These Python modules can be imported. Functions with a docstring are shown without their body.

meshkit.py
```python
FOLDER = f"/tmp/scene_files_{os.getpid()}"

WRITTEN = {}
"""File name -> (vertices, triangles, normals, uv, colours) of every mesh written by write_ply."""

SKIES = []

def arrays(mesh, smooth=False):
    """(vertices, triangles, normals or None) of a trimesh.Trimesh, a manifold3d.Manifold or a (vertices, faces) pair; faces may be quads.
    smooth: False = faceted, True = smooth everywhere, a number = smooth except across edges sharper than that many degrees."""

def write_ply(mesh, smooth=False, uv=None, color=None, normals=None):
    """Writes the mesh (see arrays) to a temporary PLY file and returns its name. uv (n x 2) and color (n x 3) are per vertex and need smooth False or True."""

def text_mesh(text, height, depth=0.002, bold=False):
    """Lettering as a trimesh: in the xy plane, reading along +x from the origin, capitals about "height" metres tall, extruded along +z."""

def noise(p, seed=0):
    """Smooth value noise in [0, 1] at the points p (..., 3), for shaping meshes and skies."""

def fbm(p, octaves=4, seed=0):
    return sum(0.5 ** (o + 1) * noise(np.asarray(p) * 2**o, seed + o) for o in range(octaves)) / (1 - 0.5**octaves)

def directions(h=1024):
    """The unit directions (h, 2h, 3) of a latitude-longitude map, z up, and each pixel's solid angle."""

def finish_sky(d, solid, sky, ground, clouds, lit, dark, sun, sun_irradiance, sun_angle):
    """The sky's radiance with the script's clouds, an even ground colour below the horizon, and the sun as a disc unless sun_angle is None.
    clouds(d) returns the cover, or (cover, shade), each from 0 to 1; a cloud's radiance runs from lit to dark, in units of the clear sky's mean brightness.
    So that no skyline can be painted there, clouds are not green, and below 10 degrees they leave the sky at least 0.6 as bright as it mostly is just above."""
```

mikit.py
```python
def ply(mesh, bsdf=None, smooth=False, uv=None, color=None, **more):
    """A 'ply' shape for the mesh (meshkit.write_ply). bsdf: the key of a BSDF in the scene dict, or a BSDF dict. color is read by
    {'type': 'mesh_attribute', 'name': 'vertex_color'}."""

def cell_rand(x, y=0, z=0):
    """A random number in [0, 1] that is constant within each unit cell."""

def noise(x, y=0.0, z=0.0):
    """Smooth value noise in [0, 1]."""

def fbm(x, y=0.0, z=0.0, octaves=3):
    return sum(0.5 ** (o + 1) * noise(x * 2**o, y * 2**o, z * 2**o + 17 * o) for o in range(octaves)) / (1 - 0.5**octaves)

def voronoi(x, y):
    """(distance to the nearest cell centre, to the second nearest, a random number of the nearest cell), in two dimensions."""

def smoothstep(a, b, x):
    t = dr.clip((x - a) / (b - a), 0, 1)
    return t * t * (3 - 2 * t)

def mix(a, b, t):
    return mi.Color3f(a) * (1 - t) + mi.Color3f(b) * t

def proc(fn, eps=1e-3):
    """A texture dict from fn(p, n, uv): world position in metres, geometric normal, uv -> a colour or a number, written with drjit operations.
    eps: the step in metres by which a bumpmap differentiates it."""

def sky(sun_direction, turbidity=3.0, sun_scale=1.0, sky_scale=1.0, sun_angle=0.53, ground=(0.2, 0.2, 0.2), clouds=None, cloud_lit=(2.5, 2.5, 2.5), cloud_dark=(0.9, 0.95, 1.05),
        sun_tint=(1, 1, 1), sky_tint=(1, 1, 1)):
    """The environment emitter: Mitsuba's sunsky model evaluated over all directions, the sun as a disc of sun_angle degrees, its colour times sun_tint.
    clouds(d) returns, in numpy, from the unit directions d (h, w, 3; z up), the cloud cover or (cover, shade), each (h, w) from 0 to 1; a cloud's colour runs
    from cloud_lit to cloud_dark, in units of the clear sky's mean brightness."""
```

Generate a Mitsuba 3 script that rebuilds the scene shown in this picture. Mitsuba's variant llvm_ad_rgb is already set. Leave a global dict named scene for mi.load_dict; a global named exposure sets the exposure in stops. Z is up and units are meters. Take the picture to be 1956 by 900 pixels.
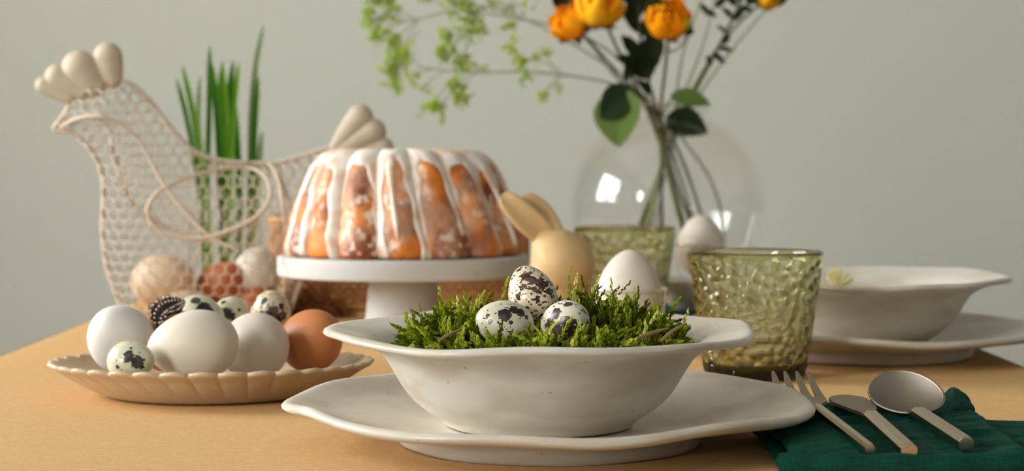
import math, random, numpy as np, trimesh, mitsuba as mi, drjit as dr, mikit, meshkit
import manifold3d as m3
from mikit import proc, noise, fbm, voronoi, cell_rand, smoothstep, mix
from shapely.geometry import Polygon, Point, LineString
from scipy.interpolate import CubicSpline
from scipy.spatial import cKDTree

T = mi.ScalarTransform4f
scene, labels, used = {}, {}, set()

# ------------------------------------------------------------------ camera, light, exposure
F, CX, HY, H = 3900.0, 978.0, 295.0, 0.146        # focal length in pixels, picture centre, horizon row, eye height over the table (m)
exposure = 0.0
scene['camera'] = {'type': 'thinlens', 'fov': math.degrees(2 * math.atan(978 / F)), 'fov_axis': 'x',
                   'aperture_radius': 0.0031, 'focus_distance': 1.03,
                   'near_clip': 0.05, 'far_clip': 50.0,
                   'to_world': T().look_at(origin=[0, 0, H], target=[0, F, H - (450 - HY)], up=[0, 0, 1])}
KEY, SIDE = (17.5, 17.5, 17.1), (26.0, 26.2, 25.6)     # radiance of the two daylit windows
FLOOR = -0.75
XL, XR, YN, YF, ZC = -1.75, 2.3, -1.9, 3.6, 1.75   # the room


def rgb(r, g, b):
    c = np.array([r, g, b]) / 255.0
    return [float(x) for x in np.where(c < 0.04045, c / 12.92, ((c + 0.055) / 1.055) ** 2.4)]


def at(px, py, Y):
    """The point at distance Y that the photograph shows at a pixel."""
    a = math.atan2(450 - HY, F)
    d = F * np.array([0, math.cos(a), -math.sin(a)]) + (px - CX) * np.array([1.0, 0, 0]) + (450 - py) * np.array([0, math.sin(a), math.cos(a)])
    return np.array([0, 0, H]) + d * Y / d[1]


def at_z(px, py, z):
    """The point at height z that the photograph shows at a pixel."""
    e = np.array([0, 0, H])
    d = at(px, py, 1.0) - e
    return e + d * (z - H) / d[2]


# ------------------------------------------------------------------ scene helpers
def numbered(base):
    k, i = base, 0
    while k in used:
        i += 1
        k = f'{base}_{i:03d}'
    used.add(k)
    return k


def tag(key, label=None, cat=None, group=None, kind=None):
    d = labels.setdefault(key, {})
    for a, b in (('label', label), ('category', cat), ('group', group), ('kind', kind)):
        if b:
            d[a] = b
    return key


def thing(name, label, cat, group=None):
    return tag(numbered(name), label, cat, group)


def obj(name, mesh, mat, parent=None, smooth=40, label=None, cat=None, group=None, kind=None, **kw):
    key = numbered(parent + '__' + name if parent else name)
    scene[key] = mikit.ply(mesh, mat, smooth=smooth, **kw)
    if label or cat or group or kind:
        tag(key, label, cat, group, kind)
    return key


def put(mesh, loc=(0, 0, 0), R=None):
    m = mesh.copy()
    M = np.eye(4)
    if R is not None:
        M[:3, :3] = R
    M[:3, 3] = loc
    m.apply_transform(M)
    return m


def rot(axis, deg):
    return trimesh.transformations.rotation_matrix(math.radians(deg), axis)[:3, :3]


def zto(v):
    """Rotation that takes +z to the direction v."""
    return trimesh.geometry.align_vectors([0, 0, 1], np.asarray(v, float) / np.linalg.norm(v))[:3, :3]


def outward(m):
    if m.volume < 0:
        m.invert()
    return m


def grid_mesh(P, wrap_u=False, wrap_v=False):
    """P (nu, nv, 3) -> mesh."""
    nu, nv = P.shape[:2]
    i, j = np.meshgrid(np.arange(nu if wrap_u else nu - 1), np.arange(nv if wrap_v else nv - 1), indexing='ij')
    a, b, c, d = i * nv + j, ((i + 1) % nu) * nv + j, ((i + 1) % nu) * nv + (j + 1) % nv, i * nv + (j + 1) % nv
    f = np.concatenate([np.stack([a, b, c], -1).reshape(-1, 3), np.stack([a, c, d], -1).reshape(-1, 3)])
    return trimesh.Trimesh(P.reshape(-1, 3), f, process=False)


def lathe(profile, n=96, deform=None, close=True):
    """profile: list of (r, z); r = 0 ends become poles. deform(P, theta, r, z) -> P."""
    pr = np.array(profile, float)
    th = np.arange(n) * 2 * np.pi / n
    r, z, t = pr[:, 0][None, :] + 0 * th[:, None], pr[:, 1][None, :] + 0 * th[:, None], th[:, None] + 0 * pr[:, 0][None, :]
    P = np.stack([r * np.cos(t), r * np.sin(t), z], -1)
    if deform is not None:
        P = deform(P, t, r, z)
    for k in (0, -1):                                   # poles meet in one point
        if pr[k, 0] < 1e-9:
            P[:, k] = P[:, k].mean(0)
    m = grid_mesh(P, wrap_u=True)
    m.merge_vertices()
    m.update_faces(m.nondegenerate_faces())
    m.remove_unreferenced_vertices()
    return outward(m) if close else m


def spline(pts, n, closed=False):
    p = np.asarray(pts, float)
    if closed:
        p = np.vstack([p, p[:1]])
    s = np.concatenate([[0], np.cumsum(np.linalg.norm(np.diff(p, axis=0), axis=1) ** 0.6)])
    cs = CubicSpline(s, p, bc_type='periodic' if closed else 'natural')
    return cs(np.linspace(0, s[-1], n, endpoint=not closed))


def tube(pts, rad, sides=8, closed=False, cap=True):
    p = np.asarray(pts, float)
    n = len(p)
    rad = np.broadcast_to(rad, (n,))
    t = (np.roll(p, -1, 0) - np.roll(p, 1, 0)) if closed else np.gradient(p, axis=0)
    t = t / (np.linalg.norm(t, axis=1, keepdims=True) + 1e-12)
    a = np.cross(t[0], [0, 0, 1.0] if abs(t[0][2]) < 0.9 else [1.0, 0, 0])
    A = []
    for k in range(n):
        a = a - t[k] * (a @ t[k])
        a = a / np.linalg.norm(a)
        A.append(a)
    A = np.array(A)
    B = np.cross(t, A)
    g = np.arange(sides) * 2 * np.pi / sides
    P = p[:, None] + rad[:, None, None] * (np.cos(g)[None, :, None] * A[:, None] + np.sin(g)[None, :, None] * B[:, None])
    m = grid_mesh(P, wrap_u=closed, wrap_v=True)
    if not closed and cap:
        v = np.vstack([m.vertices, p[0], p[-1]])
        k = np.arange(sides)
        c0 = np.stack([np.full(sides, n * sides), k, (k + 1) % sides], 1)
        c1 = np.stack([np.full(sides, n * sides + 1), (n - 1) * sides + (k + 1) % sides, (n - 1) * sides + k], 1)
        m = trimesh.Trimesh(v, np.vstack([m.faces, c0, c1]), process=False)
    return m


def join(ms):
    return trimesh.util.concatenate(ms)


def blob(chains, edge=0.003, smooth=12):
    """Smooth union of hulls of sphere pairs: chains = [[(x,y,z,r), ...], ...]."""
    total = m3.Manifold()
    for ch in chains:
        for p, q in zip(ch[:-1], ch[1:]):
            total += m3.Manifold.batch_hull([m3.Manifold.sphere(s[3], 28).translate(list(map(float, s[:3]))) for s in (p, q)])
    total = total.refine_to_length(edge)
    k = total.to_mesh()
    m = trimesh.Trimesh(k.vert_properties[:, :3], k.tri_verts)
    trimesh.smoothing.filter_taubin(m, lamb=0.6, nu=0.61, iterations=smooth)
    return outward(m)


def rounded_box(a, b, r, seg=12):
    a, b = np.array(a, float) + r, np.array(b, float) - r
    s = [m3.Manifold.sphere(r, seg).translate([float(x), float(y), float(z)]) for x in (a[0], b[0]) for y in (a[1], b[1]) for z in (a[2], b[2])]
    k = m3.Manifold.batch_hull(s).to_mesh()
    return trimesh.Trimesh(k.vert_properties[:, :3], k.tri_verts)


def box(a, b):
    return trimesh.creation.box(bounds=[a, b])


def egg_mesh(L, D, point=0.13, n=40):
    u = -np.cos(np.linspace(0, np.pi, n))
    r = np.sqrt(np.maximum(1 - u * u, 0)) * (1 - point * u - 0.05 * u * u)
    r = r / r.max() * D / 2
    r[0] = r[-1] = 0
    return lathe(np.stack([r, u * L / 2], 1), 56)


# ------------------------------------------------------------------ materials
def mat(name, d, two=True):
    scene[name] = {'type': 'twosided', 'bsdf': d} if two else d
    return name


def pr(color, rough=0.6, spec=0.4, **k):
    c = color if isinstance(color, dict) else {'type': 'rgb', 'value': list(color)}
    return {'type': 'principled', 'base_color': c, 'roughness': rough, 'specular': spec, **k}


def bumped(b, fn, scale, eps=3e-4):
    return {'type': 'bumpmap', 'bump': proc(fn, eps), 'scale': scale, 'bsdf': b}


def f3(x):
    return mi.Color3f(*x)


wall_c, cloth_c = rgb(212, 211, 199), rgb(187, 149, 100)
mat('m_wall', pr(wall_c, 0.9, 0.1))
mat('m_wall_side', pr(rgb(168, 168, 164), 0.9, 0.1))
mat('m_floor', pr(proc(lambda p, n, uv: mix(rgb(84, 70, 56), rgb(104, 88, 70), fbm(p.x * 3, p.y * 24, 0.5))), 0.5, 0.3))
mat('m_window_frame', pr(rgb(225, 224, 220), 0.4, 0.4))


def cloth_col(p, n, uv):
    w = noise(p.x * 900, p.y * 260, p.z * 400) * 0.5 + noise(p.x * 260, p.y * 900, p.z * 400) * 0.5
    return f3(cloth_c) * (0.9 + 0.2 * w)


def weave_h(p, n, uv):
    return 0.5 * dr.abs(dr.sin(p.x * 3600)) * (0.6 + 0.4 * noise(p.x * 700, p.y * 90, p.z * 300)) + 0.5 * dr.abs(dr.sin((p.y + p.z) * 3600)) * (0.6 + 0.4 * noise(p.x * 90, p.y * 700, p.z * 300))


mat('m_cloth', bumped(pr(proc(cloth_col), 0.85, 0.15, sheen=0.4), weave_h, 0.00018))
mat('m_wood', pr(rgb(150, 112, 76), 0.5, 0.3))

stone_c = rgb(226, 217, 202)


def stone(p, n, uv):
    m = fbm(p.x * 28, p.y * 28, p.z * 70, 3)
    base = mix(rgb(182, 172, 155), rgb(200, 194, 182), smoothstep(0.3, 0.7, m))
    k = 250.0
    ix, iy, iz = dr.floor(p.x * k), dr.floor(p.y * k), dr.floor(p.z * k)
    on = cell_rand(ix, iy, iz) > 0.93
    fx, fy, fz = p.x * k - ix - 0.5, p.y * k - iy - 0.5, p.z * k - iz - 0.5
    d = dr.sqrt(fx * fx + fy * fy + fz * fz)
    spot = dr.select(on, 1 - smoothstep(0.05, 0.16 + 0.1 * cell_rand(ix, iy, iz + 9), d), 0.0)
    return mix(base, rgb(120, 84, 52), spot * 0.8)


mat('m_stoneware', pr(proc(stone), 0.34, 0.45))
mat('m_creamware', pr(rgb(192, 168, 138), 0.35, 0.45))
mat('m_white_marble', pr(proc(lambda p, n, uv: mix(rgb(188, 187, 183), rgb(164, 163, 160), smoothstep(0.62, 0.75, fbm(p.x * 30, p.y * 30, p.z * 55, 3)))), 0.55, 0.25))
mat('m_porcelain', pr(rgb(212, 209, 202), 0.3, 0.5))


def eggskin(name, c, rough=0.5):
    lo = [x * 0.93 for x in c]
    mat(name, pr(proc(lambda p, n, uv: mix(lo, c, fbm(p.x * 90, p.y * 90, p.z * 90, 3))), rough, 0.35))


eggskin('m_egg_white', rgb(214, 210, 203))
eggskin('m_egg_cream', rgb(208, 198, 182))
eggskin('m_egg_pale', rgb(206, 195, 182))
eggskin('m_egg_tan', rgb(200, 174, 146))
eggskin('m_egg_brown', rgb(184, 114, 66))
eggskin('m_egg_rust', rgb(160, 86, 44))


def quail(base, dark, spots, thr, freq, off, edge=0.5):
    """Shell with blotches of its own (centre and radius in space, ragged rims) and fine specks."""
    def fn(p, n, uv):
        x, y, z = p.x + off, p.y + off * 0.7, p.z
        wob = fbm(x * 620, y * 620, z * 620, 3)
        m = smoothstep(thr, thr + 0.05, noise(x * freq, y * freq, z * freq) * 0.7 + noise(x * freq * 2.3, y * freq * 2.3, z * freq * 2.3) * 0.3)
        for (cx, cy, cz), r in spots:
            d = dr.sqrt(dr.square(p.x - float(cx)) + dr.square(p.y - float(cy)) + dr.square(p.z - float(cz))) / r
            m = dr.maximum(m, 1 - smoothstep(0.92, 1.0, d + edge * (wob - 0.5) * 2))
        tone = mix(dark, [c * 2.2 + 0.02 for c in dark], smoothstep(0.45, 0.65, fbm(x * 240, y * 240, z * 240, 2)))
        return mix(mix(base, [c * 0.82 for c in base], wob), tone, m)
    return fn


def spots_of(c, D, list_):
    out = []
    k = c[1] / F
    for px, py, r in list_:
        q = at(px, py, c[1])
        dx, dz = q[0] - c[0], q[2] - c[2]
        out.append(((q[0], c[1] - math.sqrt(max((D / 2) ** 2 - dx * dx - dz * dz, 0)), q[2]), r * k * 1.12))
    return out


mat('m_bunny', pr(rgb(192, 160, 112), 0.5, 0.35))
mat('m_wire', pr(rgb(194, 178, 158), 0.5, 0.35))
mat('m_comb', pr(rgb(180, 166, 144), 0.55, 0.3))


def crumb(p, n, uv):
    a = fbm(p.x * 60, p.y * 60, p.z * 40, 3)
    c = mix(rgb(122, 56, 22), rgb(220, 128, 44), smoothstep(0.35, 0.7, a))
    sugar = smoothstep(0.52, 0.68, fbm(p.x * 240 + 3, p.y * 240, p.z * 170, 3)) * smoothstep(0.40, 0.62, fbm(p.x * 45, p.y * 45 + 9, p.z * 26, 2))
    film = smoothstep(0.36, 0.6, fbm(p.x * 55 + 5, p.y * 55, p.z * 30, 3)) * 0.45
    return mix(mix(c, rgb(206, 168, 138), film), rgb(236, 218, 200), sugar * 0.75)


mat('m_cake', bumped(pr(proc(crumb), 0.55, 0.35), lambda p, n, uv: fbm(p.x * 500, p.y * 500, p.z * 500, 2), 0.0006))
mat('m_icing', pr(proc(lambda p, n, uv: mix(rgb(206, 174, 150), rgb(222, 213, 203), smoothstep(0.35, 0.62, fbm(p.x * 70, p.y * 70, p.z * 70, 2)))), 0.3, 0.5))

glass = {'type': 'dielectric', 'int_ior': 1.5, 'ext_ior': 1.0}
GREEN = {'type': 'homogeneous', 'albedo': {'type': 'rgb', 'value': [0.0, 0.0, 0.0]}, 'sigma_t': {'type': 'rgb', 'value': [0.25, 0.262, 1.0]}, 'scale': 250.0}
mat('m_green_glass', glass, two=False)
mat('m_clear_glass', {'type': 'thindielectric', 'int_ior': 1.45}, two=False)


def linen_col(p, n, uv):
    w = noise(p.x * 1500, p.y * 200, p.z * 300) * 0.5 + noise(p.x * 200, p.y * 1500, p.z * 900) * 0.5
    return f3(rgb(6, 58, 46)) * (0.65 + 0.7 * w)


mat('m_linen', bumped(pr(proc(linen_col), 0.85, 0.15, sheen=0.3), lambda p, n, uv: noise(p.x * 1700, p.y * 300, p.z * 300) + noise(p.x * 300, p.y * 1700, p.z * 900), 0.00025))
mat('m_steel', {'type': 'roughconductor', 'alpha': 0.36, 'specular_reflectance': {'type': 'rgb', 'value': rgb(184, 172, 158)}, 'material': 'none'})
mat('m_steel_handle', {'type': 'roughconductor', 'alpha': 0.16, 'specular_reflectance': {'type': 'rgb', 'value': rgb(222, 208, 188)}, 'material': 'none'})
VC = {'type': 'mesh_attribute', 'name': 'vertex_color'}


def thin(c, t=0.6):
    return {'type': 'principledthin', 'base_color': c if isinstance(c, dict) else {'type': 'rgb', 'value': list(c)}, 'roughness': 0.55, 'diff_trans': t, 'spec_trans': 0.0}


mat('m_moss', thin(VC, 0.7), two=False)
mat('m_blade', thin(rgb(98, 146, 44), 0.7), two=False)
mat('m_blade_dark', thin(rgb(62, 112, 34), 0.6), two=False)
mat('m_blade_pale', thin(rgb(128, 150, 104), 0.7), two=False)
mat('m_floret', thin(rgb(172, 194, 66), 0.8), two=False)
mat('m_leaf', thin(rgb(84, 102, 52), 0.25), two=False)
mat('m_leaf_dark', thin(rgb(36, 46, 28), 0.15), two=False)
mat('m_stem', pr(rgb(112, 122, 66), 0.6, 0.3))
mat('m_stem_grey', pr(rgb(136, 142, 118), 0.6, 0.3))
mat('m_stem_dark', pr(rgb(72, 66, 42), 0.6, 0.3))
mat('m_petal_orange', thin(rgb(248, 172, 26), 0.75), two=False)
mat('m_petal_yellow', thin(rgb(250, 196, 44), 0.7), two=False)
mat('m_petal_pale', thin(rgb(236, 230, 184), 0.7), two=False)
mat('m_stalk', pr(rgb(118, 98, 66), 0.8, 0.1))
mat('m_straw', pr(rgb(132, 84, 46), 0.8, 0.1))


def rattan_c(p, n, uv):
    return mix(rgb(150, 100, 56), rgb(198, 146, 92), fbm(p.x * 160, p.y * 160, p.z * 160, 2))


mat('m_rattan', pr(proc(rattan_c), 0.6, 0.3))
mat('m_rattan_rim', pr(rgb(202, 152, 98), 0.6, 0.3))
mat('m_feather', pr(rgb(48, 38, 34), 0.7, 0.2))
mat('m_feather_dot', pr(rgb(224, 212, 196), 0.7, 0.2))

# ------------------------------------------------------------------ the room
th = 0.12
obj('floor', box([XL - th, YN - th, FLOOR - 0.1], [XR + th, YF + th, FLOOR]), 'm_floor', smooth=False, label='brown wooden floor of the room', kind='structure')
obj('ceiling', box([XL - th, YN - th, ZC], [XR + th, YF + th, ZC + 0.1]), 'm_wall_side', smooth=False, label='pale ceiling of the room', kind='structure')
obj('wall_back', box([XL - th, YF, FLOOR], [XR + th, YF + th, ZC]), 'm_wall', smooth=False, label='plain warm grey wall behind the table', kind='structure')
obj('wall_right', box([XR, YN, FLOOR], [XR + th, YF, ZC]), 'm_wall_side', smooth=False, label='grey wall right of the table', kind='structure')
obj('wall_near', box([XL - th, YN - th, FLOOR], [XR + th, YN, ZC]), 'm_wall_side', smooth=False, label='grey wall behind the camera', kind='structure')
W1, W2 = (1.00, 2.20, 0.22, 1.22), (-1.25, -0.35, 0.10, 1.30)       # y0, y1, z0, z1 of the two windows in the left wall
cells = m3.Manifold.cube([th, YF - YN, ZC - FLOOR]).translate([XL - th, YN, FLOOR])
for y0, y1, z0, z1 in (W1, W2):
    cells -= m3.Manifold.cube([1.0, y1 - y0, z1 - z0]).translate([XL - 0.5, y0, z0])
k = cells.to_mesh()
obj('wall_left', trimesh.Trimesh(k.vert_properties[:, :3], k.tri_verts), 'm_wall_side', smooth=False, label='grey wall with two daylit windows, left of the table', kind='structure')
for i, ((y0, y1, z0, z1), L) in enumerate(((W1, KEY), (W2, SIDE))):
    w = tag(f'window_{i + 1}', ['tall daylit window in the left wall near the back', 'narrow daylit window in the left wall near the camera'][i], kind='structure')
    used.add(w)
    pane = grid_mesh(np.array([[[XL - 0.07, y0, z0], [XL - 0.07, y0, z1]], [[XL - 0.07, y1, z0], [XL - 0.07, y1, z1]]]))
    if pane.face_normals[0][0] < 0:
        pane.invert()
    kp = obj('pane', pane, 'm_window_frame', w, smooth=False)
    scene[kp]['emitter'] = {'type': 'area', 'radiance': {'type': 'rgb', 'value': list(L)}}
    f = 0.035
    obj('window_frame', join([box([XL - 0.06, y0, z0], [XL - 0.01, y0 + f, z1]), box([XL - 0.06, y1 - f, z0], [XL - 0.01, y1, z1]),
                              box([XL - 0.06, y0 + f, z0], [XL - 0.01, y1 - f, z0 + f]), box([XL - 0.06, y0 + f, z1 - f], [XL - 0.01, y1 - f, z1])]), 'm_window_frame', w, smooth=False)

# ------------------------------------------------------------------ table and cloth
X0, X1, Y0, Y1 = -0.376, 0.357, 0.80, 2.36
t = thing('table', 'long wooden table hidden under the orange tan cloth', 'table')
obj('tabletop', box([X0 + 0.006, Y0 + 0.006, -0.032], [X1 - 0.006, Y1 - 0.006, -0.0035]), 'm_wood', t, smooth=False)
for x in (X0 + 0.07, X1 - 0.07):
    for y in (Y0 + 0.07, Y1 - 0.07):
        obj('leg', box([x - 0.025, y - 0.025, FLOOR], [x + 0.025, y + 0.025, -0.032]), 'm_wood', t, smooth=False)


def cloth():
    prof = [(-0.30, -0.30), (-0.15, -0.15), (-0.05, -0.05), (-0.012, -0.012), (-0.004, -0.0052), (0.0, -0.0012), (0.006, 0.0)]
    def line(a, b, n):
        return np.concatenate([a + np.array([0.0, 0, 0, 0, 0.0, 0.0015, 0.007]), np.linspace(a + 0.02, b - 0.02, n), b - np.array([0.007, 0.0015, 0, 0, 0, 0, 0])]), \
            np.concatenate([[-0.28, -0.16, -0.06, -0.016, -0.006, -0.0016, 0], np.zeros(n), [0, -0.0016, -0.006, -0.016, -0.06, -0.16, -0.28]])
    xs, xd = line(X0, X1, 40)
    ys, yd = line(Y0, Y1, 60)
    P = np.zeros((len(xs), len(ys), 3))
    P[..., 0], P[..., 1] = xs[:, None], ys[None, :]
    drop = np.minimum(xd[:, None], yd[None, :])
    P[..., 2] = drop
    # hanging cloth flares a little in soft folds
    amt = np.clip(-drop - 0.02, 0, None) * 0.10
    P[..., 0] += np.where(xd[:, None] < yd[None, :] + 1e-9, np.sign(P[..., 0]) * amt * (1 + np.sin(P[..., 1] * 30)) * (xd[:, None] < 0), 0)
    P[..., 1] += np.where(yd[None, :] < xd[:, None] + 1e-9, np.sign(P[..., 1] - 1.5) * amt * (1 + np.sin(P[..., 0] * 30)) * (yd[None, :] < 0), 0)
    top = drop > -1e-6
    P[..., 2] += np.where(top, 0.0006 * (meshkit.fbm(np.stack([P[..., 0] * 9, P[..., 1] * 9, 0 * P[..., 0]], -1), 3, 5) - 1.0), 0)
    return grid_mesh(P)


obj('tablecloth', cloth(), 'm_cloth', smooth=True, label='plain orange tan cloth spread over the table', cat='tablecloth')


# ------------------------------------------------------------------ handmade stoneware: plate and bowl
def wavy(R, seed, ar, az, tips=7, lift=0.0, turn=0.0):
    g = np.random.default_rng(seed)
    ph, am = g.uniform(0, 6.28, 6), g.uniform(0.4, 1, 6)
    def d(P, th, r, z):
        w = (r / R) ** 3
        k = am[0] * np.cos(tips * th + ph[0]) + 0.6 * am[1] * np.cos(3 * th + ph[1]) + 0.5 * am[2] * np.cos(11 * th + ph[2])
        q = am[3] * np.sin(4 * th + ph[3]) + 0.7 * am[4] * np.sin(7 * th + ph[4]) + 0.4 * am[5] * np.sin(2 * th + ph[5])
        s = 1 + ar * w * k + 0.004 * np.sin(9 * th + z * 300)
        P = P.copy()
        P[..., 0] *= s
        P[..., 1] *= s
        P[..., 2] += az * w * q + lift * (r / R) * np.sin(th + math.radians(turn))
        return P
    return d


def dense(prof, step=0.0016):
    p = spline(prof, 400)
    s = np.concatenate([[0], np.cumsum(np.linalg.norm(np.diff(p, axis=0), axis=1))])
    n = int(s[-1] / step)
    out = np.stack([np.interp(np.linspace(0, s[-1], n), s, p[:, i]) for i in (0, 1)], 1)
    out[:, 0] = np.maximum(out[:, 0], 0)
    out[0, 0] = out[-1, 0] = 0
    return out


def plate_mesh(R, seed, lift, turn, hz=0.0212):
    k = R / 0.1335
    pf = [(0, 0.004), (0.05, 0.004), (0.068, 0.0035), (0.0715, 0.0005), (0.0745, 0.0003), (0.0765, 0.003), (0.078, 0.0085), (0.086, 0.0105), (0.105, 0.0135), (0.122, hz - 0.0045),
          (0.131, hz - 0.0025), (0.1335, hz), (0.1315, hz + 0.002), (0.124, hz + 0.0005), (0.108, 0.0165), (0.09, 0.0125), (0.075, 0.0098), (0.05, 0.0085), (0, 0.0082)]
    return lathe([(r * k, z) for r, z in dense(pf)], 220, wavy(R, seed, 0.012, 0.0016, 7, lift, turn))


def bowl_mesh(R, seed, lift, turn):
    k = R / 0.11
    pf = [(0, 0.002), (0.035, 0.002), (0.044, 0.0005), (0.0475, 0.001), (0.050, 0.0035), (0.056, 0.0075), (0.0635, 0.0135), (0.0705, 0.022), (0.0755, 0.030), (0.0795, 0.0365), (0.087, 0.0415),
          (0.098, 0.0445), (0.106, 0.0458), (0.1095, 0.0475), (0.1085, 0.0495), (0.103, 0.0495), (0.094, 0.0475), (0.084, 0.0445), (0.0765, 0.0390), (0.0715, 0.031), (0.066, 0.0225), (0.058, 0.0145), (0.046, 0.0085), (0.03, 0.0065), (0, 0.006)]
    return lathe([(r * k, z) for r, z in dense(pf)], 220, wavy(R, seed, 0.016, 0.0015, 7, lift, turn))


FP = np.array([0.0190, 1.026])
obj('dinner_plate', put(plate_mesh(0.1325, 4, 0.0018, 20), (FP[0], FP[1], 0.0005), rot([0, 0, 1], 20)), 'm_stoneware', smooth=True,
    label='wavy rimmed stoneware plate under the bowl of green moss', cat='plate', group='stoneware plates of the place settings')
obj('soup_bowl', put(bowl_mesh(0.1085, 7, 0.0016, 10), (0.0137, 1.026, 0.0092), rot([0, 0, 1], 10)), 'm_stoneware', smooth=True,
    label='wavy rimmed stoneware bowl filled with green moss', cat='bowl', group='stoneware bowls of the place settings')
BP = np.array([0.252, 1.475])
obj('dinner_plate', put(plate_mesh(0.1325, 11, 0.0006, 140), (BP[0] + 0.004, BP[1], 0.0005), rot([0, 0, 1], 140)), 'm_stoneware', smooth=True,
    label='stoneware plate behind the green tumbler at the right table edge', cat='plate', group='stoneware plates of the place settings')
obj('soup_bowl', put(bowl_mesh(0.1085, 7, 0.0008, 130), (BP[0], BP[1], 0.0092), rot([0, 0, 1], 130)), 'm_stoneware', smooth=True,
    label='stoneware bowl behind the green tumbler with a pale flower inside', cat='bowl', group='stoneware bowls of the place settings')


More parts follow.
